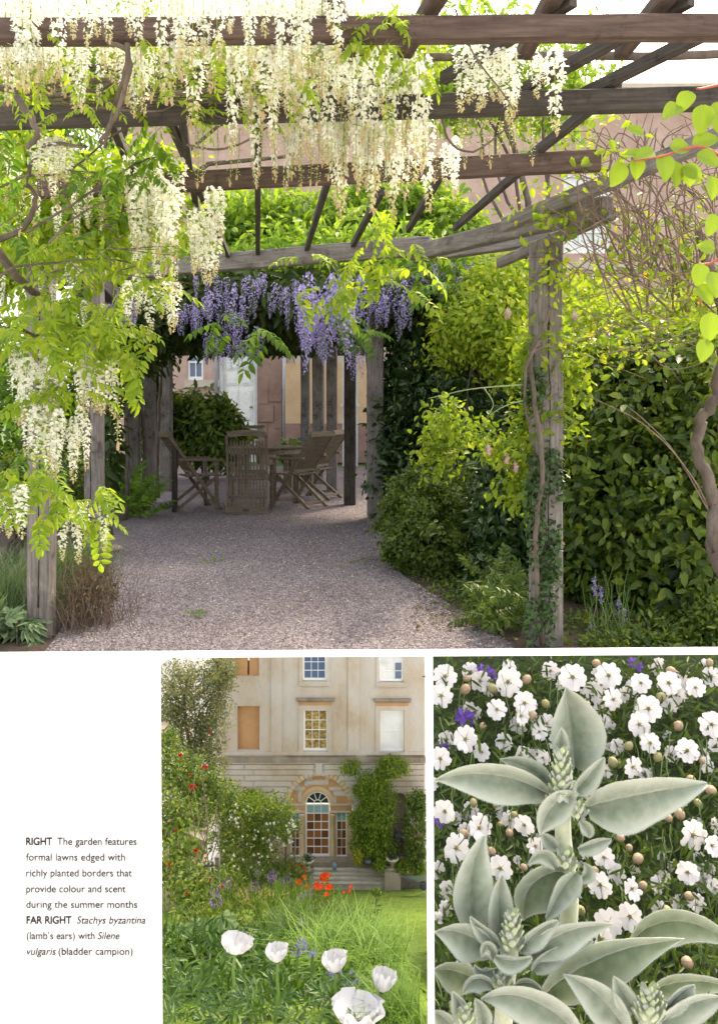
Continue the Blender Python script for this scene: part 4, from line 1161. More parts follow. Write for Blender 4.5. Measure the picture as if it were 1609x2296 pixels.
# fallen leaves and grass sprigs on the gravel
for k, (px, py, lab) in enumerate([(470, 1145 + 115, 'tiny weed growing in the gravel left of centre'), (445, 1386, 'tiny weed in the near gravel below the left bed'), (285, 1190, 'tiny weed at the left gravel edge near the fern'), (652, 1165, 'tiny weed near the tall slatted chair'), (805, 1262, 'tiny weed in the gravel toward the box bush')]):
    p = ground_at(px, py); wd_ = thing('weed', lab, 'weed', p, 'weeds in the gravel')
    for i in range(9): link('leaf', rnd.choice(WLEAF), wd_, frame(p + Vector((rnd.gauss(0, .05), rnd.gauss(0, .05), .01)), (rnd.uniform(-1, 1), rnd.uniform(-1, 1), .4), (0, 0, 1), rnd.uniform(.03, .06)))
fp = np.array([tuple(Vector((rnd.uniform(-1.6, .9), rnd.uniform(4.1, 9.5), .022))) for _ in range(800)])
o = link('fallen_petals', cloud_mesh('fallen_petals', fp, rdir(800) * np.array([1, 1, .1]), np.tile([0, 0, 1.], (800, 1)) + rng.normal(size=(800, 3)) * .3, rng.uniform(.008, .022, 800), .010, M_petal_bud), kind='stuff')
o['label'] = 'pale fallen wisteria petals scattered over the gravel'
litter_p = np.array([tuple(ground_at(rnd.uniform(930, 1090), rnd.uniform(1295, 1420)) + Vector((0, 0, .008))) for _ in range(420)])
o = link('leaf_litter', cloud_mesh('leaf_litter', litter_p, rdir(420) * np.array([1, 1, .15]), np.tile([0, 0, 1.], (420, 1)) + rng.normal(size=(420, 3)) * .2, .03, .014, M_heather), kind='stuff')
o['label'] = 'brown fallen leaves on the gravel beneath the box bush'

# ------------------------------------------------------------------ the printed page, a white sheet with openings on the two lower garden scenes
M_paper = plain('paper', (.86, .86, .855), .7, .2)
M_ink = plain('black_ink', (.02, .02, .022), .6, .2)
ZP = 1.05
page = thing('magazine_page', 'white printed magazine page margin with a black caption at lower left', 'magazine page', at(180, 1900, ZP))
def page_part(name, pts):
    mb = MB(); fr = [at(x, y, ZP) for x, y in pts]; n = len(fr)
    vs = fr + [p + Vector((0, .002, 0)) for p in fr]
    mb.add(vs, [tuple(range(n)), tuple(range(2 * n - 1, n - 1, -1))] + [(i, i + n, (i + 1) % n + n, (i + 1) % n) for i in range(n)])
    return mb.obj(name, M_paper, page)
page_part('paper_sheet', [(-12, 1462.5), (360, 1460), (960, 1456), (1621, 1451), (1621, 1467), (970, 1471), (974, 2310), (958.5, 2310), (953, 1471), (360, 1474.5), (364, 2310), (-12, 2310)])


def line(body, x0, x1, base, bold=False, ital=False, gray=False):
    cu = bpy.data.curves.new('caption', 'FONT'); cu.body = body; cu.size = 1.0
    cu.offset = .026 if bold else .007
    if ital: cu.shear = .22
    cu.extrude = .002
    cu.materials.append(M_ink)
    tmp = bpy.data.objects.new('tmp', cu); C.objects.link(tmp)
    dg = bpy.context.evaluated_depsgraph_get()
    me = bpy.data.meshes.new_from_object(tmp.evaluated_get(dg)); bpy.data.objects.remove(tmp)
    me.name = 'caption'
    co = np.empty(len(me.vertices) * 3); me.vertices.foreach_get('co', co); co = co.reshape(-1, 3)
    u = ZP / F; w = co[:, 0].max() - co[:, 0].min()
    sx = (x1 - x0) * u / w; sy = 24 * u
    p = at(x0, base, ZP)
    out = np.stack([(co[:, 0] - co[:, 0].min()) * sx + p.x, ZP - .0012 - co[:, 2] * .02, co[:, 1] * sy + p.z], 1)
    me.vertices.foreach_set('co', out.ravel()); me.update()
    if not me.materials: me.materials.append(M_ink)
    link('caption', me, page)


line('RIGHT', 60, 118.5, 1893, True)
line('The garden features', 129.5, 307.5, 1893)
line('formal lawns edged with', 60, 281.5, 1928)
line('richly planted borders that', 60.5, 297, 1963.5)
line('provide colour and scent', 60.5, 283, 1999)
line('during the summer months', 60.5, 308.8, 2034)
line('FAR RIGHT', 61, 162, 2069, True)
line('Stachys byzantina', 173.5, 327, 2069, False, True)
line('(lamb\u2019s ears) with', 61.5, 213.5, 2104)
line('Silene', 220, 269.5, 2104, False, True)
line('vulgaris', 61.5, 127, 2139, False, True)
line('(bladder campion)', 132.5, 298.5, 2139)

# ------------------------------------------------------------------ lower left: house front and border on a slope
ZF = 3.45
def gz(y): return .9188 - .5275 * y
def gy(r_): return .3312 / ((r_ - 930) / 1700 - .5275)
M_bath = noise_mat('bath_stone', [(.3, (.38, .305, .225)), (.45, (.47, .405, .325)), (.55, (.49, .45, .405)), (.75, (.55, .52, .485))], 7, 9, .9, .25, 60, stretch=(1, 1, .6))
M_bath_dk = noise_mat('weathered_stone', [(.25, (.15, .125, .095)), (.5, (.26, .22, .17)), (.75, (.38, .33, .26))], 16, 8, .9, .4, 70, stretch=(1, 1, .5))
M_step = noise_mat('pale_step_stone', [(.3, (.40, .36, .30)), (.7, (.62, .58, .51))], 18, 7, .9, .2, 60)
M_honey = noise_mat('honey_stone', [(.3, (.48, .34, .19)), (.7, (.62, .48, .31))], 12, 7, .9)
M_ochre = noise_mat('ochre_stone', [(.25, (.40, .215, .095)), (.7, (.53, .315, .16))], 14, 6, .9)
M_rosy = noise_mat('rosy_stone', [(.25, (.36, .24, .18)), (.7, (.52, .38, .30))], 14, 6, .9)
M_room = glass('warm_glass', (.30, .12, .045), .12)
M_room2 = glass('dark_warm_glass', (.15, .06, .028), .1)
M_green_gl = glass('green_glass', (.035, .05, .05), .1)
M_tan_gl = noise_mat('painted_reflection_glass', [(.35, (.10, .07, .02)), (.5, (.33, .22, .07)), (.65, (.55, .42, .22))], 60, 4, .2, spec=.6)  # mottled tan reflections painted into the pane colour
M_teal = plain('teal_blind', (.26, .40, .40), .6)
M_sill = plain('white_joinery', (.80, .80, .79), .5)
M_bronze = plain('dark_bronze', (.05, .055, .06), .5, .5)

ch2 = thing('country_house', 'tall classical stone house front with arched garden door and sash windows', 'house', at(715, 1931, ZF))
def fb(mb, px0, px1, py0, py1, d0, d1): hb(mb, px0, px1, py0, py1, d0, d1, ZF)
WH = [(678, 732, 1462.5, 1527), (850, 904, 1462.5, 1529), (680, 735, 1590, 1685), (852, 905, 1592.5, 1687), (532, 582, 1582.5, 1682), (526, 581, 1462.5, 1516)]
mb = MB()
wall_cells(mb, 503, 951, 1462.5, 1696, WH, lambda a, b, c, d: fb(mb, a, b, c, d, -.03, 0))
low = [(638.5, 790.5, 1726, 1933), (547, 583, 1774, 1933), (880, 912, 1777, 1921)]
wall_cells(mb, 493, 951, 1696, 1933, low, lambda a, b, c, d: fb(mb, a, b, c, d, -.03, 0))


def arch_fill(mb, cx, cy, r, ytop, d0, d1, n=24, z=ZF):
    """stone between a semicircular opening and the straight line ytop above it"""
    for i in range(n):
        a0, a1 = math.pi * (1 - i / n), math.pi * (1 - (i + 1) / n)
        P = [(cx + r * math.cos(a0), cy - r * math.sin(a0)), (cx + r * math.cos(a1), cy - r * math.sin(a1))]
        f_ = [at(P[0][0], P[0][1], z), at(P[1][0], P[1][1], z), at(P[1][0], ytop, z), at(P[0][0], ytop, z)]
        vs = [Vector((p.x, z - d1, p.z)) for p in f_] + [Vector((p.x, z - d0, p.z)) for p in f_]
        mb.add(vs, [(0, 1, 2, 3), (0, 4, 5, 1)])


arch_fill(mb, 714.5, 1804, 76, 1726, -.03, 0)
arch_fill(mb, 565, 1792.5, 18, 1774, -.03, 0, 12)
arch_fill(mb, 896, 1793.5, 16, 1777, -.03, 0, 12)
mb.obj('wall', M_bath, ch2)
for a, b, c, d, e in ((531, 583, 1581, 1683, -.018), (525, 554, 1462.5, 1517, -.014), (558, 582, 1462.5, 1517, -.014)):
    mb = MB(); fb(mb, a, b, c, d, -.034, e); mb.obj('blank_panel', M_ochre, ch2)
mb = MB(); fb(mb, 488, 960, 1932.6, 2000, -.03, .004); mb.obj('plinth', M_bath_dk, ch2)
mb = MB(); fb(mb, 554, 558, 1485, 1517, -.034, -.026); mb.obj('slot', M_bronze, ch2)
mb = MB(); fb(mb, 545, 585, 1773, 1934, -.045, -.031); mb.obj('niche_back', M_room2, ch2)
mb = MB(); fb(mb, 878, 914, 1776, 1922, -.045, -.031); mb.obj('niche_back', M_bath_dk, ch2)
# pilasters
for a, b in ((608, 632), (780, 806), (484, 503)):
    mb = MB(); fb(mb, a, b, 1464, 1684, .0, .006); mb.obj('pilaster', M_bath, ch2)
# string course and sill band
mb = MB(); fb(mb, 494, 951, 1684.5, 1691, 0, .005); mb.obj('sill_band', M_bath, ch2)
mb = MB(); fb(mb, 640, 798, 1691, 1693, 0, .007); fb(mb, 822, 951, 1692, 1694, 0, .007); mb.obj('drip_edge', M_bath_dk, ch2)
mb = MB(); fb(mb, 490, 953, 1695.5, 1707, 0, .012); mb.obj('string_course', M_bath_dk, ch2)
mb = MB(); fb(mb, 492, 952, 1707, 1711, 0, .007); mb.obj('string_course', M_bath, ch2)
# rusticated courses: separate long blocks with joints between them
ys = [1712, 1724, 1736, 1749, 1762, 1775, 1788, 1803, 1818, 1833, 1848, 1863, 1878, 1893, 1908, 1922, 1932]
for i in range(len(ys) - 1):
    y0, y1 = ys[i] + .9, ys[i + 1] - .9
    ym = (y0 + y1) / 2
    dx = 77.5 if ym > 1804 else math.sqrt(max(0, 80 ** 2 - max(0, 1804 - y0) ** 2))
    mt = M_bath if ym < 1850 else M_rosy
    L_, R_ = (714.5 - dx - 1, 714.5 + dx + 1) if y1 > 1724 else (703, 726)
    cuts = [494, 565 - 20] if 1770 < y1 else [494, 520 + 31 * (i % 2)]
    spans = []
    if 1770 < y1: spans += [(494, 545), (585, L_)]
    else: spans += [(494, 548 + 20 * (i % 2)), (549.2 + 20 * (i % 2), L_)]
    spans += [(R_, 848 + 16 * (i % 2)), (849.2 + 16 * (i % 2), 950)] if y1 < 1776 else [(R_, 878), (914, 950)]
    for a, b in spans:
        if b - a < 4: continue
        q = MB(); fb(q, a + .4, b - .4, y0, y1, 0, .006); q.obj('stone_course', mt, ch2)
# keystone and voussoirs of the large arch
for i in range(23):
    a0, a1 = math.pi * (i + .06) / 23, math.pi * (i + .94) / 23
    q = MB(); pts = [(66, a0), (77, a0), (77, a1), (66, a1)]
    v = [at(714.5 + r_ * math.cos(a), 1804 - r_ * math.sin(a), ZF) for r_, a in pts]
    q.add([Vector((p.x, ZF + .02, p.z)) for p in v] + [Vector((p.x, ZF - .0045, p.z)) for p in v], [(4, 5, 6, 7), (0, 4, 7, 3), (1, 2, 6, 5), (0, 1, 5, 4), (2, 3, 7, 6)])
    q.obj('voussoir', M_bath if i % 4 == 2 else M_honey, ch2)
mb = MB(); fb(mb, 708, 722, 1711, 1735, 0, .008); mb.obj('keystone', M_bath, ch2)
# recessed tympanum with pale blocks, cut by the arched door
D0 = -.012
mb = MB()
for i in range(28):                     # wall between the inner arch and the big arch
    a0, a1 = math.pi * i / 28, math.pi * (i + 1) / 28
    q4 = [(711.8 + 38 * math.cos(a0), 1804.4 - 38 * math.sin(a0)), (714.5 + 77 * math.cos(a0), 1804.4 - 77 * math.sin(a0)), (714.5 + 77 * math.cos(a1), 1804.4 - 77 * math.sin(a1)), (711.8 + 38 * math.cos(a1), 1804.4 - 38 * math.sin(a1))]
    v = [at(x, y, ZF) for x, y in q4]
    mb.add([Vector((p.x, ZF - D0, p.z)) for p in v], [(0, 1, 2, 3)])
for i in []:
    a0, a1 = math.pi * (.18 + .64 * i / 20), math.pi * (.18 + .64 * (i + 1) / 20)
    P = [(714.5 + 66 * math.cos(a), 1804 - 66 * math.sin(a)) for a in (a0, a1)]
    v = [at(P[0][0], P[0][1], ZF), at(P[1][0], P[1][1], ZF), at(P[1][0], 1762.5, ZF), at(P[0][0], 1762.5, ZF)]
    mb.add([Vector((p.x, ZF - D0, p.z)) for p in v], [(3, 2, 1, 0)])
mb.obj('tympanum', M_ochre, ch2)
for a, b, c, d in [(686, 700, 1742, 1752), (709, 717, 1734, 1742), (682, 690, 1752, 1764), (690, 736, 1751, 1761), (659, 683, 1766, 1774), (737, 766, 1766, 1774), (747, 782, 1776, 1786), (668, 676, 1776, 1800), (746, 754, 1788, 1804), (660, 672, 1760, 1766), (728, 738, 1744, 1751)]:
    q = MB(); fb(q, a, b, c, d, D0, D0 + .0025); q.obj('stone_block', M_bath, ch2)
for rr0, rr1, pr in ((27.5, 31, .004), (31.6, 35, .006), (35.4, 38.5, .008)):
    q = MB()
    for i in range(24):
        a0, a1 = math.pi * i / 24, math.pi * (i + 1) / 24
        v = [at(711.8 + r_ * math.cos(a), 1804.4 - r_ * math.sin(a), ZF) for r_, a in ((rr0, a0), (rr1, a0), (rr1, a1), (rr0, a1))]
        q.add([Vector((p.x, ZF - D0 + .01, p.z)) for p in v] + [Vector((p.x, ZF - D0 - pr, p.z)) for p in v], [(4, 5, 6, 7), (0, 4, 7, 3), (1, 2, 6, 5)])
    q.obj('archivolt', M_honey, ch2)
for a, b in ((640, 684), (740, 789)):
    mb = MB(); fb(mb, a, b, 1806, 1819, D0 - .02, D0 + .004); mb.obj('entablature', M_ochre, ch2)
    mb = MB(); fb(mb, a, b, 1804, 1806.5, D0, D0 + .008); fb(mb, a, b, 1819, 1823, D0 - .02, D0 + .007); mb.obj('cornice', M_bath, ch2)
for cx in (677.5, 746):
    p = at(cx, 1930, ZF); h = (1930 - 1826) / F * ZF; u = ZF / F
    mb = MB(); mb.lathe([(5.4 * u, 0), (5.4 * u, 4 * u), (4.3 * u, 5 * u), (4.4 * u, h * .4), (3.8 * u, h - 5 * u), (4.6 * u, h - 4 * u), (5.6 * u, h - 1 * u), (5.6 * u, h)], (p.x, ZF + .006, p.z), 14); mb.obj('column', M_honey, ch2, True)
for a, b in ((638.5, 651), (777, 790.5), (671.5, 684), (738.8, 753.5)):
    mb = MB(); fb(mb, a, b, 1823, 1932, D0 - .025, D0 - .006); mb.obj('jamb', M_honey, ch2)
u = ZF / F
# side lights and door
sash(ch2, 651, 672, 1824, 1926, ZF, 2, 5, M_sill, lambda i, j: M_teal if j == 4 else (M_room if j % 2 == 0 else M_room2), 1.3 * u, 2.2 * u, .022)
sash(ch2, 753.5, 777, 1824, 1926, ZF, 2, 5, M_sill, lambda i, j: M_teal if j == 4 else (M_room2 if (i + j) % 2 else M_room), 1.3 * u, 2.2 * u, .022)
sash(ch2, 684.5, 738.5, 1806, 1924, ZF, 3, 6, M_sill, lambda i, j: (M_teal if j == 5 else (M_room if (i * 2 + j) % 3 else M_room2)), 1.4 * u, 3 * u, .020)
for a, b in ((649, 674), (752, 779), (683, 740)):
    mb = MB(); fb(mb, a, b, 1924, 1933, -.03, -.008); mb.obj('door_sill', M_sill, ch2)
fl = MB(); n = 16
def ringpt(r_, a, d=.02): p = at(711.5 + r_ * math.cos(a), 1804.4 - r_ * math.sin(a), ZF); return Vector((p.x, ZF + d, p.z))
for i in range(n):
    a0, a1 = math.pi * i / n, math.pi * (i + 1) / n
    for r0_, r1_ in ((24.3, 27.6), (7.5, 9)):
        fl.add([ringpt(r0_, a0, .014), ringpt(r1_, a0, .014), ringpt(r1_, a1, .014), ringpt(r0_, a1, .014), ringpt(r0_, a0, .024), ringpt(r0_, a1, .024)], [(0, 1, 2, 3), (0, 3, 5, 4)])
for k in range(1, 5):
    a = math.pi * k / 5; fl.bar(ringpt(9, a, .0155), ringpt(25, a, .0155), 1.4 * u, 1.4 * u, (0, 1, 0))
fan = fl.obj('fanlight', M_sill, ch2)
for k in range(5):
    a0, a1 = math.pi * k / 5, math.pi * (k + 1) / 5
    q = MB(); arc = [ringpt(25, a0 + (a1 - a0) * t / 6, .022) for t in range(7)]
    q.add([ringpt(0, 0, .022)] + arc, [tuple(range(8))]); q.obj('pane', M_green_gl, fan)
# upper windows
def win2(x0, x1, y0, y1, cols, rows, gm): sash(ch2, x0, x1, y0, y1, ZF, cols, rows, M_sill, gm, 1.3 * u, 3.2 * u, .012)
win2(679, 731, 1463, 1526, 3, 3, M_glassblue)
win2(851, 903, 1463, 1528, 3, 3, lambda i, j: M_glassblue if (i == 2 and j < 2) else M_blind)
win2(681, 734, 1591, 1684, 3, 4, M_tan_gl)
win2(853, 904, 1593.5, 1686, 1, 2, M_blind)
for a, b, c, d in ((671, 740, 1527.5, 1536), (843, 912, 1529.5, 1538)):
    mb = MB(); fb(mb, a, b, c, d - 2, 0, .006); fb(mb, a - 1, b + 1, d - 2, d, 0, .009); mb.obj('window_sill', M_bath, ch2)
for a, b, c in ((664, 750, 1563.5), (836, 921, 1565)):
    mb = MB(); fb(mb, a, b, c, c + 3.5, 0, .016); fb(mb, a + 1.5, b - 1.5, c + 3.5, c + 6, 0, .013); fb(mb, a + 3, b - 3, c + 6, c + 8.5, 0, .009); mb.obj('hood_moulding', M_bath_dk, ch2)
    mb = MB(); fb(mb, a + 6, b - 6, c + 8.5, c + 17, 0, .004); mb.obj('frieze', M_ochre, ch2)
    mb = MB(); fb(mb, a + 6, a + 16, c + 17, 1686, 0, .0045); fb(mb, b - 15.5, b - 6, c + 17, 1686, 0, .0045); fb(mb, a + 16, b - 15.5, c + 17, c + 26, 0, .0045); mb.obj('architrave', M_bath, ch2)
for a, b, y in ((671, 678, 1527), (732, 740, 1527), (843, 850, 1529), (904, 912, 1529)):
    mb = MB(); fb(mb, a, b, 1463.5, y, 0, .0045); mb.obj('architrave', M_bath, ch2)

# ground of this garden: sloping sheet, terrace, steps
M_lawn = noise_mat('lawn', [(.25, (.07, .125, .012)), (.5, (.115, .18, .018)), (.75, (.17, .225, .025))], 26, 8, .95, .6, 120)
g = MB(); N_ = 12
xl, xr = at(330, 2000, 3.6).x, at(966, 2000, 3.6).x
vs = []
for i in range(N_ + 1):
    y = 1.10 + (3.52 - 1.10) * i / N_
    a, b = (335 - CX) / F * y, (965 - CX) / F * y
    vs += [(a, y, gz(y)), (b, y, gz(y))]
g.add(vs, [(2 * i, 2 * i + 1, 2 * i + 3, 2 * i + 2) for i in range(N_)])
struct('lawn', g, M_lawn)
def slope(px, r_, up=0.0):
    y = gy(r_); return Vector(((px - CX) / F * y, y, gz(y) + up))
terr = thing('garden_steps', 'stone terrace with broad steps down to the lawn below the arched door', 'steps', at(780, 1990, 3.3))
def sb(name, a, b, c, d, z0, z1, mt, parent=terr):      # box with its front face at distance z0
    A, B = at(a, d, z0), at(b, c, z0); q = MB(); q.box(((A.x + B.x) / 2, (z0 + z1) / 2, (A.z + B.z) / 2), (B.x - A.x, z1 - z0, B.z - A.z)); return q.obj(name, mt, parent)
sb('terrace_wall', 640, 950, 1933, 1950, 3.40, 3.448, M_bath_dk)
for i, (c, d, z) in enumerate([(1951, 1957, 3.385), (1961, 1967, 3.373), (1971, 1978, 3.361), (1982, 1992, 3.349)]):
    sb('step', 700 - i * 2, 868, c, d + 12, z, 3.40, M_step)
    sb('nosing', 699 - i * 2, 869, c - 1.8, c + .6, z - .004, z + .012, M_step)
sb('pier', 862, 898, 1953, 1996, 3.335, 3.36, M_bath); sb('pier_cap', 858, 901, 1948, 1953, 3.33, 3.365, M_bath_dk)
sb('pier', 679, 701, 1957, 1996, 3.335, 3.36, M_bath); sb('pier_cap', 676, 703, 1952, 1957, 3.33, 3.365, M_bath_dk)
def urn(px, pyb, s, lab, z=3.345):
    t = thing('garden_urn', lab, 'urn', at(px, pyb, z), 'stone urns on the step piers'); p = at(px, pyb, z); k = s / F * z
    mb = MB(); mb.box((p.x, p.y, p.z + k * .05), (k * .6, k * .6, k * .1)); mb.obj('foot', M_bath, t)
    mb = MB(); mb.lathe([(.22 * k, .1 * k), (.14 * k, .3 * k), (.2 * k, .42 * k), (.42 * k, .62 * k), (.48 * k, .8 * k), (.56 * k, .84 * k), (.52 * k, .88 * k)], p, 14); mb.obj('bowl', M_bath, t, True)
    foliage(t, [(p + Vector((0, 0, k * .98)), Vector((.45 * k, .45 * k, .2 * k)))], 260, k * .16, .5, M_glossy, .2, .6, .2, name='plant')
urn(690, 1950, 27, 'small stone urn of dark plants on the left step pier'); urn(879, 1946, 27, 'small stone urn of dark plants on the right step pier')
p = at(823, 1936, 3.33)
mb = MB(); mb.lathe([(.010, 0), (.018, .004), (.020, .014), (.013, .02)], p, 12); o = mb.obj('dark_planter', M_bronze, None, True); tag(o, 'rounded black planter at the top of the terrace steps', 'planter')
p = at(750, 1948, 3.37); mb = MB(); mb.lathe([(.008, 0), (.010, .012), (.009, .025), (.005, .026)], p, 10); o = mb.obj('blue_pot', plain('blue_glaze', (.16, .28, .42), .4), None, True); tag(o, 'small blue pot on the terrace left of centre', 'pot')
# wheelbarrow
wb = thing('wheelbarrow', 'green grey wheelbarrow on the lawn by the right step pier', 'wheelbarrow', slope(930, 2000)); z = 3.1
W_ = lambda px, py, dz=0: at(px, py, z + dz)
M_barrow = plain('barrow_green', (.16, .21, .18), .5)
mb = MB(); v = [W_(906, 1965, -.03), W_(956, 1961, -.03), W_(956, 1961, .04), W_(906, 1965, .04), W_(918, 1976, -.02), W_(948, 1976, -.02), W_(948, 1976, .03), W_(918, 1976, .03)]
mb.add(v, [(0, 1, 5, 4), (1, 2, 6, 5), (2, 3, 7, 6), (3, 0, 4, 7), (4, 5, 6, 7)]); mb.obj('tray', M_barrow, wb)
for dz in (-.03, .03):
    mb = MB(); mb.tube([W_(893, 1961, dz), W_(916, 1972, dz), W_(950, 1982, dz * .3)], .0022, n=6); mb.obj('handle', M_bronze, wb)
    mb = MB(); mb.tube([W_(918, 1975, dz), W_(912, 1992, dz), W_(924, 1992, dz)], .002, n=5); mb.obj('leg', M_bronze, wb)
q = W_(950, 1985); mb = MB(); mb.lathe([(.011, -.004), (.018, -.004), (.018, .004), (.011, .004)], q, 16, 0, Matrix.Rotation(R(90), 3, 'X')); mb.obj('wheel', M_bronze, wb)
# statue in the niche: standing draped figure on a pedestal
st = thing('statue', 'slender dark bronze statue standing in the right hand niche', 'statue', at(889, 1925, 3.42)); k = 62 / F * 3.42; b = at(889, 1920, 3.415)
mb = MB()
mb.lathe([(.12 * k, 0), (.13 * k, .05 * k), (.10 * k, .25 * k), (.085 * k, .45 * k), (.12 * k, .55 * k), (.10 * k, .66 * k), (.14 * k, .78 * k), (.13 * k, .82 * k), (.045 * k, .85 * k), (.045 * k, .88 * k), (.07 * k, .93 * k), (.065 * k, .98 * k), (.02 * k, 1.01 * k)], b, 12)
mb.tube([b + Vector((-.12 * k, 0, .8 * k)), b + Vector((-.18 * k, -.02 * k, .62 * k)), b + Vector((-.08 * k, -.1 * k, .52 * k))], .035 * k, .025 * k, 7)
mb.tube([b + Vector((.12 * k, 0, .8 * k)), b + Vector((.19 * k, 0, .62 * k)), b + Vector((.17 * k, -.03 * k, .44 * k))], .035 * k, .025 * k, 7)
mb.obj('figure', M_bronze, st, True)
mb = MB(); mb.box(b - Vector((0, 0, .05 * k)), (.3 * k, .3 * k, .1 * k)); mb.obj('pedestal', M_bath_dk, st)

# plants on and before the house
LIM = 1466.5
M_climb = leaf_mat('house_climber', [(.06, .115, .012), (.12, .20, .018), (.20, .285, .025), (.27, .345, .03)], .4, (1.5, 1.4, .6))
M_rose2 = leaf_mat('rambler_leaf', [(.05, .10, .018), (.09, .15, .022), (.14, .20, .03), (.20, .25, .03)], .4, (1.5, 1.4, .6))
M_oak = leaf_mat('grey_green_leaf', [(.09, .12, .06), (.14, .18, .085), (.20, .22, .09), (.30, .26, .08)], .4, (1.4, 1.3, .7))
M_whitefl = leaf_mat('white_petal', [(.74, .74, .70), (.84, .84, .82)], .35, (1, 1, .97), .6, .2)
cb = [ellip(788, 1718, 3.40, 22, 15, .02), ellip(880, 1718, 3.40, 36, 22, .03), ellip(838, 1750, 3.39, 36, 22, .03), ellip(850, 1790, 3.39, 40, 36, .035), ellip(833, 1840, 3.38, 50, 50, .04), ellip(836, 1895, 3.38, 48, 36, .04), ellip(815, 1770, 3.40, 24, 20, .02)]
tc_ = thing('wall_climber', 'dense yellow green climber spreading in a T shape up the house right of the door', 'climbing plant', at(835, 1930, 3.40))
mb = MB(); mb.tube(curve_pts(at(838, 1940, 3.42), at(850, 1740, 3.42), 0, .02, 8), .008, .003, 6); mb.obj('stem', M_bark, tc_)
foliage(tc_, cb, 19000, .010, .5, M_climb, .5, .5, .6, clump=12, clumpr=.008)
shrub('clipped_hedge', 'dark clipped square hedge at the right end of the house front', 'hedge', [ellip(932, 1860, 3.36, 23, 76, .05), ellip(936, 1800, 3.36, 20, 28, .04), ellip(932, 1910, 3.36, 24, 26, .05)], 5200, .012, .5, M_hedge, stems=0, shell=.6, clump=10, clumpr=.008)
for k, (px, py, rx, ry, lab) in enumerate([(852, 1936, 14, 14, 'small bright bush beside the black planter'), (905, 1940, 22, 14, 'low bright bush behind the right step pier'), (940, 1950, 18, 12, 'low green bush behind the wheelbarrow'), (803, 1920, 10, 18, 'tuft of rusty leaves at the foot of the wall climber')]):
    t = thing('terrace_shrub', lab, 'bush', at(px, py + ry, 3.34)); foliage(t, [ellip(px, py, 3.34, rx, ry, .03)], 700, .011, .5, M_climb if k != 3 else M_autumn, .2, .5, .2)
T1 = [ellip(420, 1525, 3.1, 78, 50, .12), ellip(490, 1540, 3.12, 40, 70, .1), ellip(470, 1610, 3.12, 44, 50, .1), ellip(395, 1600, 3.1, 50, 70, .12), ellip(455, 1660, 3.1, 48, 44, .1), ellip(500, 1500, 3.12, 28, 30, .08), ellip(470, 1700, 3.1, 36, 40, .08)]
tree('tall grey green tree cutting the left end of the house front', T1, 12500, .0135, M_oak, (at(420, 1900, 3.15).x, 3.15), .014, clip=LIM, base=gz(3.15), clump=14, clumpr=.012, shell=.1)
rb2 = thing('rambling_rose', 'leafy rose with red blooms over the left garden wall', 'climbing plant', slope(420, 2060))
R2 = [ellip(400, 1740, 2.7, 60, 60, .1), ellip(460, 1770, 2.75, 60, 50, .1), ellip(385, 1830, 2.5, 45, 60, .08), ellip(440, 1850, 2.6, 40, 60, .08), ellip(400, 1930, 2.3, 50, 60, .07), ellip(430, 1990, 2.2, 60, 50, .06), ellip(375, 1680, 2.8, 30, 40, .06)]
foliage(rb2, R2, 8500, .015, .55, M_rose2, .2, .5, .4, clump=9, clumpr=.012)
for i in range(16):
    x = rnd.uniform(365, 470); mb = MB(); mb.tube(curve_pts(slope(x, 2060), at(x + rnd.uniform(-30, 50), rnd.uniform(1700, 1860), 2.5), -.05, .04, 8), .0022, .001, 4); mb.obj('stem', M_greenstem if i % 2 else M_twig, rb2)
def rosette(mt, k_=16, s=1.0, name='bloom'):
    m = MB()
    for k in range(k_):
        a = k * 2.4; m.leaf((math.cos(a) * .02 * k / k_, math.sin(a) * .02 * k / k_, 0), (math.cos(a), math.sin(a), 1.1 - k * 1.2 / k_), (0, 0, 1), .6 + .4 * k / k_, .7, .1, -.2)
    return m.mesh(name, mt)
RB, WB = rosette(M_redp), rosette(M_whitefl, 9)
for px, py, z, s in [(405, 1691, 2.6, 7), (460, 1717, 2.6, 9), (433, 1762, 2.5, 11), (426, 1736, 2.6, 4), (470, 1640, 2.9, 4), (440, 1905, 2.2, 7), (470, 1970, 2.1, 7), (497, 1985, 2.1, 6), (420, 2000, 2.1, 5), (380, 1935, 2.2, 5), (455, 1955, 2.2, 4), (395, 1860, 2.3, 4), (425, 1640, 2.9, 4)]:
    link('rose_bloom', RB, rb2, frame(at(px, py, z), (.3, -.2, 1), (.2, -1, .4), s / F * z))
wr = thing('white_rambler', 'white flowering rambler smothering the pergola left of the arched door', 'climbing plant', slope(560, 2030))
R3 = [ellip(530, 1840, 2.95, 60, 60, .1), ellip(600, 1830, 3.0, 60, 40, .1), ellip(590, 1880, 3.0, 40, 60, .1), ellip(520, 1920, 2.85, 40, 70, .08), ellip(640, 1850, 3.05, 30, 34, .07), ellip(500, 1790, 2.95, 50, 40, .08), ellip(570, 1800, 3.1, 80, 14, .08)]
foliage(wr, R3, 9500, .012, .5, M_rose2, .25, .5, .6, clump=10, clumpr=.010)
foliage(wr, [ellip(560, 1797, 2.95, 95, 11, .1), ellip(640, 1812, 3.0, 30, 8, .06)], 900, .012, .5, M_climb, .1, .6, 0)
for i in range(130):
    e = rnd.choice(R3); a = rnd.uniform(0, 6.28); q = rnd.random() ** .5
    p = e[0] + Vector((math.cos(a) * q * e[1].x, -e[1].y * (.15 + math.sqrt(max(0, 1 - q * q)) * 1.05), math.sin(a) * q * e[1].z))
    link('rose_bloom', WB, wr, frame(p, (rnd.uniform(-1, 1), -.1, 1), (rnd.uniform(-.3, .3), -1, .4), rnd.uniform(2.6, 5.2) / F * p.y))
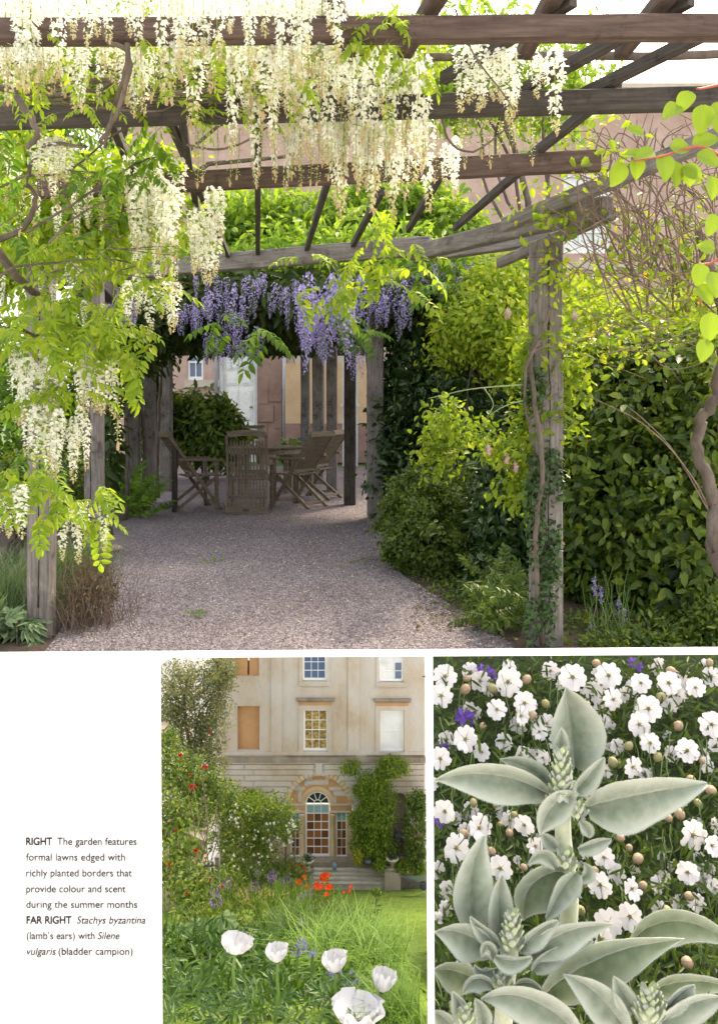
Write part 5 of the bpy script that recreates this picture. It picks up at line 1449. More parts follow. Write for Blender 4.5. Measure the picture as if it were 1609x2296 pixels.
for x in (540, 640):
    mb = MB(); mb.bar(at(x, 1950, 3.2), at(x, 1810, 3.2), .006, .006); mb.obj('support_post', M_bark, wr)
tuft('ivy_clump', 'ivy hanging in the small arched opening of the house', 'plant', [tuple(at(565, 1792, 3.42))], 5, .01, M_hedge)
foliage(bpy.data.objects['ivy_clump'], [ellip(562, 1782, 3.42, 18, 10, .02)], 500, .011, .55, M_climb, .1, .5, .4)
# stone lean-to with coping and the wooden gate at the left
ln = thing('garden_wall', 'pinkish stone garden wall with sloping coping behind the red roses', 'wall', slope(420, 2045))
sb('wall', 366, 452, 1850, 2050, 2.62, 2.72, M_rosy, ln)
mb = MB(); mb.bar(at(382, 1822, 2.58), at(470, 1862, 2.58), .16, .018); mb.obj('coping', M_bath_dk, ln)
mb = MB(); mb.bar(at(356, 1645, 2.9), at(372, 1645, 2.9), .1, .05); mb.obj('chimney_stone', M_bath_dk, ln)
gt = thing('wooden_gate', 'weathered wooden slatted gate between the red roses and the border', 'gate', slope(470, 2035))
for px in (455, 465, 474): sb('slat', px, px + 5, 1932, 2030, 2.30, 2.306, M_wood, gt)
sb('gate_post', 482, 491, 1922, 2045, 2.28, 2.30, M_wood, gt); sb('rail', 448, 483, 1938, 1944, 2.307, 2.316, M_wood, gt); sb('rail', 448, 483, 2005, 2012, 2.307, 2.316, M_wood, gt)
for px, y0, y1, mt, lab in ((660, 1822, 1965, M_bronze, 'thin dark iron stake standing before the left side light'), (641, 1865, 1960, plain('rusty_iron', (.34, .17, .10), .8), 'rust coloured stake left of the dark stake')):
    z = gy(1998); mb = MB(); mb.tube([at(px, y0, z), at(px, 2000, z)], .0024, n=6); o = mb.obj('garden_stake', mt, None); tag(o, lab, 'stake')

# herbaceous border
GB = lambda x, y: gz(y)
def spts(r0, r1, x0, x1, n): return [tuple(slope(rnd.uniform(x0, x1), rnd.uniform(r0, r1))) for _ in range(n)]
bd = thing('border_planting', 'mixed green leafy planting filling the middle of the border', 'plants', slope(560, 2080))
foliage(bd, [ellip(560, 1968, 3.05, 110, 28, .2), ellip(640, 1968, 3.1, 60, 26, .15), ellip(490, 2020, 2.3, 50, 34, .2), ellip(440, 2062, 1.95, 70, 28, .2), ellip(670, 2052, 2.3, 80, 18, .15), ellip(560, 2066, 2.05, 110, 24, .2), ellip(730, 2030, 2.6, 40, 22, .15)], 9500, .016, .3, M_rose2, .1, .4, -.3)
tuft('border_grass', 'soft green grass behind the allium heads', 'grass', spts(2010, 2040, 520, 720, 40), 1200, .05, M_grass, .05, .002)
M_gold = leaf_mat('golden_grass', [(.42, .34, .15), (.52, .44, .22), (.40, .38, .14)], .4, (1, 1, .8))
tuft('feather_grass', 'patch of pale golden feather grass in the middle of the border', 'grass', spts(2026, 2036, 545, 690, 30), 2400, .068, M_gold, .04, .0014)
M_fount = leaf_mat('fountain_grass', [(.08, .17, .02), (.13, .235, .03), (.20, .31, .05)], .4, (1.5, 1.4, .6))
tuft('fountain_grass', 'big arching clump of bright grass right of centre in the border', 'grass', spts(2185, 2215, 700, 860, 18), 2600, .125, M_fount, .09, .0034, lean=1.1, seg=7, xmax=956)
tuft('fountain_grass', 'arching blue green grass clump left of the big bright one', 'grass', spts(2120, 2140, 620, 680, 10), 900, .115, M_grass, .06, .0034, lean=.9, seg=7)
tuft('fountain_grass', 'dense dark grass clump just below the orange poppies', 'grass', spts(2090, 2110, 720, 810, 12), 1200, .085, M_grass, .07, .003, lean=.9, seg=7)
tuft('fountain_grass', 'arching grass spilling to the lower right corner beside the lawn', 'grass', spts(2290, 2320, 850, 930, 10), 900, .085, M_fount, .05, .0022, lean=1.1, seg=7, xmax=956)
M_iris = leaf_mat('iris_blade', [(.08, .16, .03), (.13, .22, .04)], .4, (1.5, 1.4, .6))
ir = thing('iris_clump', 'upright sword shaped leaves above the grass in mid border', 'plant', slope(640, 2075))
bl = MB(); bl.leaf((0, 0, 0), (1, 0, 0), (0, 0, 1), 1, .10, .2, .08); bl = bl.mesh('blade', M_iris)
for i in range(46):
    p = slope(rnd.uniform(575, 680) if i % 3 else rnd.uniform(640, 665), rnd.uniform(2062, 2095)); link('blade', bl, ir, frame(p, (rnd.uniform(-.35, .35), rnd.uniform(-.2, .2), 1), (rnd.uniform(-.5, .5), -1, 0), rnd.uniform(.07, .15)))
# rhubarb like big leaves
rh = thing('rheum', 'clump of huge lobed pale green leaves above the left poppy', 'plant', slope(480, 2130))
lob = MB(); rim = []
for k in range(41):
    a = -2.7 + 5.4 * k / 40; r_ = (.62 + .38 * abs(math.cos(a * 3.3))) * (1 + .25 * math.cos(a)); rim.append((r_ * math.cos(a) * .8, r_ * math.sin(a) * .75, .10 * math.sin(a * 7) - .12 * r_ * r_))
lob.add([(-.1, 0, .06)] + rim, [(0, i, i + 1) for i in range(1, 41)])
for k in range(7):
    a = -2.2 + 4.4 * k / 6; lob.tube([(-.1, 0, .075), (.35 * math.cos(a), .35 * math.sin(a), .06), (.7 * math.cos(a), .62 * math.sin(a), -.03)], .016, .005, 4)
lob = lob.mesh('leaf', leaf_mat('rheum_leaf', [(.10, .17, .05), (.14, .22, .07)], .35, (1.4, 1.3, .7)))
for px, py, s, dx in [(470, 2068, 44, .2), (500, 2058, 36, .8), (440, 2072, 34, -.7), (520, 2085, 34, .7), (470, 2092, 40, -.1), (400, 2080, 30, -.8)]:
    z = gy(2130); link('leaf', lob, rh, frame(at(px, py, z), (dx, -.7, -.1), (dx * .3, -.5, 1), s / F * z))
# foreground leafy mass of lance shaped leaves
fm = thing('peony_foliage', 'dark green lance leaved foliage round the stems of the white poppies', 'plants', slope(560, 2300))
def lance(seed):
    r2 = random.Random(seed); m = MB(); m.tube([(0, 0, 0), (.5, 0, .02), (.9, 0, -.05)], .012, .006, 4)
    for k, (t, a) in enumerate([(.3, 1.0), (.32, -1.0), (.6, .75), (.62, -.75), (.85, .35), (.85, -.35), (.9, 0)]):
        m.leaf((t, 0, .01), (math.cos(a), math.sin(a), r2.uniform(-.2, .15)), (0, 0, 1), r2.uniform(.5, .7), .17, .2, .22)
    return m.mesh('leaf', M_peony)
M_peony = leaf_mat('peony_leaf', [(.035, .085, .014), (.06, .125, .018), (.10, .18, .025)], .35, (1.5, 1.4, .6), .38, .4)
LN = [lance(s) for s in range(5)]
for i in range(300):
    r_ = 2105 + 185 * rnd.random(); x = rnd.uniform(352, 800 - max(0, 2190 - r_) * 1.2); p = slope(x, r_ + 30)
    p.z += rnd.uniform(.0, .035)
    link('leaf', rnd.choice(LN), fm, frame(p, (rnd.uniform(-1, 1), rnd.uniform(-.9, .2), rnd.uniform(-.1, .75)), (rnd.uniform(-.3, .3), -.5, 1), rnd.uniform(34, 62) / F * p.y))
foliage(fm, [ellip(450, 2180, 1.62, 130, 60, .12), ellip(600, 2200, 1.6, 130, 60, .12), ellip(480, 2280, 1.36, 150, 70, .08), ellip(680, 2280, 1.38, 130, 60, .08), ellip(800, 2300, 1.34, 70, 40, .06)], 5200, .036, .24, M_peony, .1, .5, -.1)
bs = thing('tall_perennial', 'single leafy budded stem rising in front of the lawn', 'plant', slope(842, 2130)); z = gy(2130)
mb = MB(); mb.tube(curve_pts(at(838, 2130, z), at(845, 1998, z), 0, .02, 8), .0028, .0015, 5); mb.obj('stem', M_greenstem, bs)
sl_ = simple_leaf(M_hedge, .35)
for k in range(24):
    y = 2010 + k * 4.2; a = k * 2.4; link('leaf', sl_, bs, frame(at(844 - k * .2, y, z), (math.cos(a), math.sin(a) * .6, .35), (0, -.3, 1), (14 + k * .2) / F * z))
foliage(bs, [ellip(845, 1998, z, 7, 5, .006)], 40, .010, .6, M_rose2, .1, .5, -.5, name='bud')
# lawn grass that shows as blades near the viewer
tuft('lawn_grass', 'short mown green lawn grass running down the right side', 'grass', spts(2010, 2300, 700, 962, 900), 9000, .008, M_fount, .05, .0012, seg=2, xmax=956)
bpy.data.objects['lawn_grass']['kind'] = 'stuff'

# poppies
def petal_mesh(seed, mt, rows=8, cols=14):
    r2 = random.Random(seed); m = MB(); vs = []
    for i in range(rows + 1):
        t = i / rows
        for j in range(cols + 1):
            j *= 7 / cols; s_ = (j / 7 - .5) * 2; hw = (.55 + .45 * math.sin(min(1, t * 1.15) * 1.5)) * .62
            rad = .14 + .54 * math.sin(min(1.57, t * 2.0)) + .06 * math.sin(seed * 1.7) * t + .10 * max(0, t - .6); zz = t * .95 - .25 * (1 - t) * t
            ang = s_ * hw * 1.62
            ruff = (.10 * math.sin(j * 2.1 + seed * 3 + i * .4) * t * t + .02 * math.sin(j * 4.7 + seed)) + (-.12 * s_ * s_ * (t > .8))
            vs.append((math.sin(ang) * rad * (1 + .1 * r2.uniform(-.5, .5) * t), -math.cos(ang) * rad + ruff, zz + ruff * .9 - .16 * s_ * s_ * t * t))
    m.add(vs, [(i * (cols + 1) + j, i * (cols + 1) + j + 1, (i + 1) * (cols + 1) + j + 1, (i + 1) * (cols + 1) + j) for i in range(rows) for j in range(cols)])
    return m.mesh('petal', mt, True)
M_poppy = leaf_mat('poppy_petal', [(.52, .52, .53), (.60, .60, .61)], .22, (1, 1, 1), .6, .2)
PET = [petal_mesh(s, M_poppy) for s in range(5)]
M_blotch = plain('purple_blotch', (.10, .03, .06))
def poppy(px, py, w, h, r_base, lab, tilt=(0, 0), open_=1.0):
    z = gy(r_base); t = thing('white_poppy', lab, 'poppy', slope(px, r_base), 'white poppies in the foreground')
    c = at(px, py + h / 2, z); kx, kz = w / 1.5 / F * z, h / 1.25 / F * z
    mb = MB(); mb.tube(curve_pts(slope(px - 6, r_base), c, 0, .02, 8), .0028, .0022, 6); mb.obj('stem', M_greenstem, t)
    for k in range(5):
        a = k * 1.2566 + .25 * (k % 2); q = 1.0 if k % 2 else .9
        M_ = Matrix.Translation(c) @ Euler((tilt[0], tilt[1], 0)).to_matrix().to_4x4() @ Matrix.Diagonal((kx * q * open_, kx * q * open_, kz * rnd.uniform(.86, 1.04), 1)) @ Matrix.Rotation(a, 4, 'Z')
        link('petal', PET[k % 5], t, M_)
    mb = MB(); mb.blob(c + Vector((0, 0, kz * .02)), (kx * .16, kx * .16, kz * .12), 8, 5); mb.obj('flower_base', M_blotch, t)
poppy(527, 2114, 64, 46, 2306, 'white poppy furthest left, open bowl on a tall stem', (-.18, .12), 1.1)
poppy(624, 2133, 50, 44, 2306, 'smaller white poppy second from the left', (-.15, -.2), 1.0)
poppy(755, 2150, 56, 54, 2306, 'white poppy in front of the blue star flowers', (-.12, -.25), 1.0)
poppy(855, 2191, 56, 62, 2310, 'round half closed white poppy furthest right', (-.1, .15), .95)
poppy(797, 2262, 104, 66, 2330, 'largest white poppy at the bottom edge', (-.1, .08), 1.1)
# orange red poppies
M_orp = leaf_mat('orange_petal', [(.62, .06, .015), (.70, .10, .02), (.60, .04, .02)], .4, (1.2, .8, .5), .6, .2)
OP = [petal_mesh(s + 20, M_orp, 3, 4) for s in range(3)]
def small_poppy(px, py, s, lab, grp):
    r_b = py + 60; z = gy(r_b) if r_b > 1996 else 3.3; t = thing('orange_poppy', lab, 'poppy', at(px, r_b, z), grp)
    c = at(px, py + s * .3, z); k_ = s / 1.55 / F * z
    for k in range(5):
        link('petal', OP[k % 3], t, Matrix.Translation(c) @ Euler((rnd.uniform(-.3, .5), rnd.uniform(-.4, .4), k * 1.257)).to_matrix().to_4x4() @ Matrix.Diagonal((k_, k_, k_ * .9, 1)))
    mb = MB(); mb.tube(curve_pts(at(px + rnd.uniform(-4, 4), r_b, z), c, 0, .03, 5), .0014, .001, 4); mb.obj('stem', M_greenstem, t)
for k, (a, b, s) in enumerate([(735, 320, 5), (757, 318, 6), (775, 326, 7), (790, 312, 6), (806, 326, 5), (835, 322, 7), (846, 332, 7), (870, 352, 6)]):
    small_poppy(357 + .3767 * a, 1818.5 + .3767 * b, s * 1.2, ['leftmost', 'second from the left', 'third from the left', 'fourth from the left', 'fifth from the left', 'third from the right', 'second from the right', 'rightmost and lowest'][k] + ' of the small red poppies below the left side light', 'small red poppies below the left side light')
for a, b, s, lab in [(865, 392, 11, 'orange red poppy highest on the left of the bright group'), (832, 422, 15, 'orange red poppy furthest left in the bright group'), (992, 398, 26, 'biggest orange red poppy before the steps'), (947, 447, 20, 'wide orange red poppy below left of the biggest one'), (886, 452, 14, 'orange red poppy between the leftmost and the wide one'),
                     (1010, 452, 16, 'orange red poppy just below right of the biggest one'), (996, 492, 10, 'drooping small orange red poppy lowest in the group'), (1100, 480, 7, 'tiny orange red poppy at the lawn edge, left'), (1130, 476, 9, 'tiny orange red poppy at the lawn edge, middle'), (1142, 448, 9, 'tiny orange red poppy at the lawn edge, topmost')]:
    small_poppy(357 + .3767 * a, 1818.5 + .3767 * b, s, lab, 'orange red poppies before the steps')
# alliums and blue star flowers
M_allium = leaf_mat('allium_floret', [(.19, .10, .30), (.29, .18, .42), (.39, .28, .52)], .3, (1, 1, 1.1))
M_camas = leaf_mat('camassia_petal', [(.16, .12, .40), (.26, .20, .52), (.38, .32, .60)], .3, (1, 1, 1.1))
def ball(mt, n=70):
    D = rdir(n); me = cloud_mesh('flower_head', D * .8, D + rdir(n) * .6, rdir(n), .34, .20, mt); return me
AB, CBm = ball(M_allium), ball(M_camas, 60)
for a, b, s, lab in [(590, 363, 9, 'small faint allium head furthest back'), (672, 382, 17, 'large round purple allium head, upper of the central pair'), (670, 404, 15, 'large round purple allium head, lower of the central pair'), (570, 450, 18, 'flat purple allium head left of the golden grass'), (405, 436, 17, 'purple allium head beside the gate, lower of two'), (420, 407, 11, 'purple allium head beside the gate, upper of two'),
                     (720, 425, 13, 'purple allium head left of the orange poppies'), (762, 408, 14, 'purple allium head nearest the orange poppies'), (842, 510, 13, 'purple allium head below the orange poppies'), (340, 530, 22, 'darkest purple allium cluster before the gate post'), (326, 470, 15, 'purple allium on the gate slats'), (380, 448, 11, 'small purple allium right of the gate post'), (850, 660, 14, 'mauve allium inside the dark grass clump'), (890, 490, 12, 'pale allium below the wide poppy')]:
    px, py = 357 + .3767 * a, 1818.5 + .3767 * b; z = gy(max(2072, py + 95)); t = thing('allium', lab, 'allium', at(px, py + 95, z), 'purple alliums in the border')
    link('flower_head', AB, t, Matrix.Translation(at(px, py, z)) @ Matrix.Scale(s * .62 / F * z, 4))
    mb = MB(); mb.tube([at(px, py, z), at(px + rnd.uniform(-5, 5), py + 95, z)], .0016, n=4); mb.obj('stem', M_greenstem, t)
for a, b, s, lab in [(830, 805, 34, 'blue star flower spike behind the second white poppy'), (915, 845, 20, 'small blue star flower cluster right of the taller spike'), (1075, 960, 44, 'large violet star flower cluster under the third white poppy'), (1150, 985, 32, 'violet star flower cluster at the lower right of the third poppy')]:
    px, py = 357 + .3767 * a, 1818.5 + .3767 * b; z = gy(2275) + .03; t = thing('star_flower', lab, 'flower', at(px, py + 90, z))
    for k in range(3): link('flower_head', CBm, t, Matrix.Translation(at(px + rnd.uniform(-.3, .3) * s, py + rnd.uniform(-.25, .25) * s, z)) @ Euler((k, k * 2, 0)).to_matrix().to_4x4() @ Matrix.Scale(s * .34 / F * z, 4))
    mb = MB(); mb.tube(curve_pts(at(px, py, z), at(px - 8, py + 110, z), 0, .02, 5), .0022, n=5); mb.obj('stem', M_greenstem, t)

# ------------------------------------------------------------------ lower right: lamb's ears before white campion on a bank
def zq(x, y): return 943 + x * .41397, 1441.3 + y * .41397
def bank_y(r_): return 1.34 + (2325 - r_) / (2325 - 1462) * .95        # distance of the bank surface seen at a row
M_bank = noise_mat('bank_soil', [(.3, (.012, .02, .006)), (.7, (.03, .05, .012))], 30, 5, .95, .5, 80)
g = MB(); vs = []
for i in range(13):
    r_ = 2345 - (2345 - 1462.5) * i / 12; y = bank_y(r_)
    for x in (963.5, 1900): vs.append(at(x, r_, y))
g.add(vs, [(2 * i, 2 * i + 1, 2 * i + 3, 2 * i + 2) for i in range(12)])
struct('planted_bank', g, M_bank)
bk = thing('campion_foliage', 'dark green leaves and thin stems behind the white campion flowers', 'plants', at(1290, 2300, 1.4))
M_cleaf = leaf_mat('campion_leaf', [(.03, .055, .012), (.055, .095, .02), (.09, .14, .03)], .3, (1.5, 1.4, .6))
n = 6600
P = []
for i in range(n):
    r_ = rnd.uniform(1475, 2330); P.append(tuple(at(rnd.uniform(968, 1860), r_, bank_y(r_) - rnd.uniform(.0, .10))))
P = np.array(P); ok = np.array([row(p) > 1476 and (p[0] * F / p[1] + CX) > 976 for p in P]); P = P[ok]; n = len(P)
me = cloud_mesh('foliage', P, rdir(n) + np.array([0, -.3, .5]), rdir(n) * .5 + np.array([0, -.9, .5]), rng.uniform(.022, .05, n), rng.uniform(.005, .011, n), M_cleaf)
link('foliage', me, bk, kind='stuff')
mb = MB()
for i in range(150):
    x, r_ = rnd.uniform(985, 1620), rnd.uniform(1560, 2300); y = bank_y(r_) - .02
    a = at(x, r_, y); b = at(x + rnd.uniform(-26, 26), r_ - rnd.uniform(40, 120), y - .02)
    if row(b) < 1480: continue
    mb.tube(curve_pts(a, b, 0, .03, 4), .0016, .0011, 4, 0, False)
mb.obj('stems', M_palestem, bk, kind='stuff')

M_camp = leaf_mat('campion_petal', [(.68, .64, .64), (.76, .73, .73), (.80, .78, .78)], .25, (1, .97, .98), .6, .2)
M_calyx = leaf_mat('campion_calyx', [(.36, .25, .18), (.42, .32, .20), (.38, .36, .20)], .25, (1.2, 1.1, .9))
M_calyx_g = leaf_mat('green_calyx', [(.25, .29, .10), (.32, .33, .14)], .25, (1.2, 1.1, .9))
M_anther = plain('olive_anther', (.19, .19, .07))
def camp_petal(seed):
    r2 = random.Random(seed); m = MB(); out = [(.10, -.04, 0), (.10, .04, 0)]
    rim = [(.5, .38), (.78, .58), (.98, .50), (1.04, .26), (.90, .03), (1.05, -.24), (.98, -.48), (.80, -.58), (.5, -.38)]
    vs = [(.08, 0, -.05), (.5, 0, .06), (.8, .2, .09), (.8, -.2, .09)] + [(x * r2.uniform(.95, 1.05), y * r2.uniform(.95, 1.08), .02 + .07 * math.sin(i * 2.1 + seed)) for i, (x, y) in enumerate(rim)]
    m.add(vs, [(0, 1, 4), (1, 2, 5, 4), (2, 6, 5), (2, 7, 6), (2, 8, 7), (1, 8, 2), (1, 3, 8), (3, 9, 8), (3, 10, 9), (3, 11, 10), (1, 12, 11, 3), (0, 12, 1)])
    return m.mesh('petal', M_camp, True)
CP = [camp_petal(s) for s in range(4)]
cen = MB()
for k in range(9):
    a = k * .9; cen.tube([(0, 0, -.02), (.10 * math.cos(a), .10 * math.sin(a), .16), (.17 * math.cos(a), .17 * math.sin(a), .24 + .05 * (k % 3))], .014, .011, 4)
    cen.blob((.17 * math.cos(a), .17 * math.sin(a), .26 + .05 * (k % 3)), .035, 5, 3)
cen.blob((0, 0, 0), (.15, .15, .06), 8, 4)
cen = cen.mesh('flower_centre', M_anther)
M_vein = plain('calyx_vein', (.34, .20, .16))
def calyx_mesh(mt):
    m = MB(); m.lathe([(.10, 0), (.30, -.10), (.46, -.26), (.57, -.62), (.47, -1.0), (.22, -1.22), (.05, -1.32)], n=20)
    m.m = [(i % 20) % 4 == 0 for i in range(len(m.f))]; m.m = [int(v) for v in m.m]
    for k in range(5):
        a = k * 1.257; m.add([(.12 * math.cos(a - .4), .12 * math.sin(a - .4), -.03), (.12 * math.cos(a + .4), .12 * math.sin(a + .4), -.03), (.26 * math.cos(a), .26 * math.sin(a), .14)], [(0, 1, 2)])
    return m.mesh('calyx', [mt, M_vein], True)
CX1, CX2 = calyx_mesh(M_calyx), calyx_mesh(M_calyx_g)
def campion(px, py, r_px, z, grp, lab, side=None):
    t = thing('campion_flower', lab, 'flower', at(px, py, z), grp)
    c = at(px, py, z); nrm = Vector((rnd.uniform(-.7, .7), -1, rnd.uniform(-.2, .8))).normalized() if side is None else Vector(side).normalized()
    k = r_px / F * z * rnd.uniform(.9, 1.08); base = frame(c, Vector((rnd.uniform(-.3, .3), .3, 1)), nrm, k * .95)
    for j in range(5): link('petal', rnd.choice(CP), t, base @ Matrix.Rotation(j * 1.2566 + rnd.uniform(-.08, .08), 4, 'Z') @ Matrix.Rotation(rnd.uniform(-.35, .25), 4, 'Y'))
    link('flower_centre', cen, t, base)
    link('calyx', CX1 if rnd.random() < .6 else CX2, t, base @ Matrix.Scale(.62, 4))
    s = c - nrm * k * .8; e = s + Vector((rnd.uniform(-.02, .02), .03, -rnd.uniform(.05, .09)))
    mb = MB(); mb.tube(curve_pts(s, e, .006, .02, 4), .0011, .0012, 4, 0, False); mb.obj('stem', M_palestem, t)
big = [(820, 184, 80), (1015, 175, 70), (1485, 240, 56), (1572, 440, 66), (240, 520, 65), (450, 537, 46), (105, 625, 56), (130, 910, 62), (315, 1000, 66), (620, 1100, 56), (560, 325, 66), (540, 395, 56), (190, 1110, 72), (430, 1220, 62), (1060, 560, 42), (1145, 672, 56), (1180, 440, 72), (1230, 355, 72), (1190, 215, 56),
       (1040, 305, 64), (1340, 215, 60), (1440, 582, 60), (1470, 1040, 76), (1572, 1095, 60), (1442, 1240, 56), (970, 1310, 66), (990, 1160, 60), (1140, 1330, 56), (1130, 1480, 66), (1010, 1520, 80), (1490, 1415, 50), (890, 1130, 42), (540, 600, 42), (130, 180, 60), (110, 285, 60), (470, 210, 72), (410, 360, 60), (230, 1765, 50),
       (140, 1335, 52), (130, 1440, 46), (680, 435, 55), (700, 150, 50), (930, 260, 50), (1380, 1400, 50), (1570, 180, 55), (480, 135, 46), (330, 590, 50), (320, 205, 55), (660, 620, 42), (1550, 662, 50), (1055, 1250, 55), (1270, 1310, 46), (720, 1480, 50), (560, 985, 56), (1240, 540, 56), (1380, 280, 50), (140, 520, 46), (1280, 125, 50),
       (1350, 600, 40), (1100, 280, 40), (60, 760, 40), (270, 900, 46), (90, 1230, 50), (1290, 1440, 46), (980, 1600, 60), (1340, 340, 46), (480, 960, 44), (1590, 560, 46), (760, 1230, 46), (520, 1180, 30), (1590, 1330, 52), (1500, 1180, 44), (90, 1500, 44), (640, 480, 44), (1000, 690, 40), (1590, 990, 44)]
zs = []
for k, (x, y, r_) in enumerate(big):
    px, py = zq(x, y); rp = r_ * .41397
    z = bank_y(py) - (.12 if r_ > 55 else .07)
    if py - rp < 1468: py = 1468 + rp
    campion(px, py, rp, z, 'white campion flowers behind the woolly leaves', 'white bladder campion flower among the many behind the woolly grey leaves')
for i in range(120):
    px, py = rnd.uniform(985, 1600), rnd.uniform(1485, 2150); rp = rnd.uniform(11, 21)
    campion(px, py, rp, bank_y(py) - rnd.uniform(.02, .05), 'white campion flowers behind the woolly leaves', 'white bladder campion flower among the many behind the woolly grey leaves')
buds = [(600, 385, 45), (500, 930, 30), (480, 1030, 36), (385, 1130, 34), (510, 1130, 30), (560, 1220, 36), (1075, 1055, 36), (1125, 1110, 30), (1175, 1165, 43), (1320, 560, 46), (1300, 290, 42), (1350, 150, 36), (1040, 650, 46), (1120, 560, 40), (1560, 720, 36), (1570, 800, 46), (1400, 930, 46), (1330, 940, 42), (285, 870, 36), (110, 1060, 42),
        (230, 1040, 40), (240, 250, 40), (675, 330, 36), (335, 452, 30), (1580, 1310, 46), (1450, 1370, 36), (1330, 1450, 40), (1520, 640, 26), (1440, 1730, 46), (590, 1800, 46), (940, 1235, 36), (1200, 1320, 40), (400, 880, 26), (430, 980, 22), (1590, 620, 32), (1390, 450, 40), (870, 1300, 40), (862, 1450, 42), (1500, 870, 36), (1060, 420, 32), (570, 200, 40), (385, 245, 40),
        (950, 110, 36), (1560, 110, 34), (760, 110, 36), (250, 190, 34), (1460, 740, 40), (1280, 620, 36), (900, 330, 30), (100, 420, 40)]
for x, y, r_ in [b for i, b in enumerate(buds) if i % 5 != 4]:
    r_ *= .85
    px, py = zq(x, y); rp = r_ * .41397
    if py - rp < 1470: py = 1470 + rp
    z = bank_y(py) - .10; t = thing('campion_bud', 'inflated papery campion seed pod among the white flowers', 'seed pod', at(px, py, z), 'papery campion pods among the flowers')
    d = Vector((rnd.uniform(-.6, .6), rnd.uniform(-.5, .2), rnd.uniform(-.3, 1))).normalized(); k = rp / F * z
    M_ = frame(at(px, py, z) + d * k * .9, d.cross(Vector((0, 1, .3))), d, k * rnd.uniform(1.1, 1.4))
    link('calyx', CX1 if rnd.random() < .55 else CX2, t, M_)
    mb = MB(); s = at(px, py, z) - d * k; mb.tube(curve_pts(s, s + Vector((rnd.uniform(-.02, .02), .05, -.07)), 0, .02, 4), .0014, .0014, 4, 0, False); mb.obj('stem', M_palestem, t)
VB = MB()
for k in range(9):
    a = k * 2.4; VB.leaf((.1 * math.cos(a), .1 * math.sin(a), .05 * k), (math.cos(a), math.sin(a), .2), (0, 0, 1), .8, .6, .2, .2)
VB = VB.mesh('flower_head', leaf_mat('violet_petal', [(.12, .05, .32), (.20, .10, .45)], .3, (1, 1, 1.1)))
for x, y, s, lab in [(340, 165, 24, 'violet flower at the top left above the campion'), (225, 405, 26, 'violet flower among campion at the left'), (1145, 110, 16, 'violet flower at the top right of centre'), (120, 575, 18, 'violet flower at the left edge, middle'), (85, 965, 12, 'tiny violet flower at the left edge, lowest')]:
    px, py = zq(x, y); z = bank_y(py) - .06; t = thing('violet_flower', lab, 'flower', at(px, py, z), 'violet flowers behind the campion')
    py = max(py, 1470 + s)
    for k in range(2): link('flower_head', VB, t, frame(at(px + 9 * k, py + 7 * k, z), (1, .2, .3 * k), (-.2, -1, .6), s / F * z))
    mb = MB(); mb.tube(curve_pts(at(px, py, z + .01), at(px - 20, py + 110, z + .03), 0, .02, 4), .0014, n=4); mb.obj('stem', M_palestem, t)

# woolly lamb's ears
def wool(name, c0, c1, margin=None):
    m, N, Lk, b = mat(name)
    tc = N.new('ShaderNodeTexCoord'); t = N.new('ShaderNodeTexNoise'); t.inputs['Scale'].default_value = 55; t.inputs['Detail'].default_value = 6
    Lk.new(tc.outputs['Object'], t.inputs[0])
    Lk.new(ramp(N, Lk, t.outputs[0], [(.25, c0), (.75, c1)]), b.inputs['Base Color'])
    if margin:                                         # the wool is denser towards the margin of the leaf
        at_ = N.new('ShaderNodeAttribute'); at_.attribute_name = 'margin'; mx = N.new('ShaderNodeMix'); mx.data_type = 'RGBA'
        src = b.inputs['Base Color'].links[0].from_socket
        Lk.new(at_.outputs['Fac'], mx.inputs[0]); Lk.new(src, mx.inputs[6]); mx.inputs[7].default_value = (*margin, 1); Lk.new(mx.outputs[2], b.inputs['Base Color'])
    b.inputs['Roughness'].default_value = 1; b.inputs['Specular IOR Level'].default_value = .05
    b.inputs['Sheen Weight'].default_value = .7; b.inputs['Sheen Roughness'].default_value = .4
    t2 = N.new('ShaderNodeTexNoise'); t2.inputs['Scale'].default_value = 190; t2.inputs['Detail'].default_value = 8; t2.inputs['Roughness'].default_value = .75; Lk.new(tc.outputs['Object'], t2.inputs[0])
    bp = N.new('ShaderNodeBump'); bp.inputs['Strength'].default_value = .6; bp.inputs['Distance'].default_value = .0025
    Lk.new(t2.outputs[0], bp.inputs['Height']); Lk.new(bp.outputs[0], b.inputs['Normal'])
    return m
M_wool = wool('woolly_leaf', (.125, .16, .10), (.245, .28, .215), (.48, .51, .44))
M_woold = wool('woolly_leaf_dark', (.10, .135, .06), (.19, .23, .135), (.36, .40, .30))
M_rim = wool('woolly_margin', (.36, .395, .31), (.48, .515, .43))
M_stemw = wool('woolly_stem', (.40, .44, .29), (.55, .58, .44))
M_bract = wool('woolly_bract', (.38, .47, .22), (.52, .58, .36))


def bez(p, t):
    if len(p) == 2: return p[0].lerp(p[1], t)
    a, b, c = p; m = b * 2 - (a + c) * .5            # passes through the middle point
    return a * (1 - t) ** 2 + m * 2 * t * (1 - t) + c * t * t


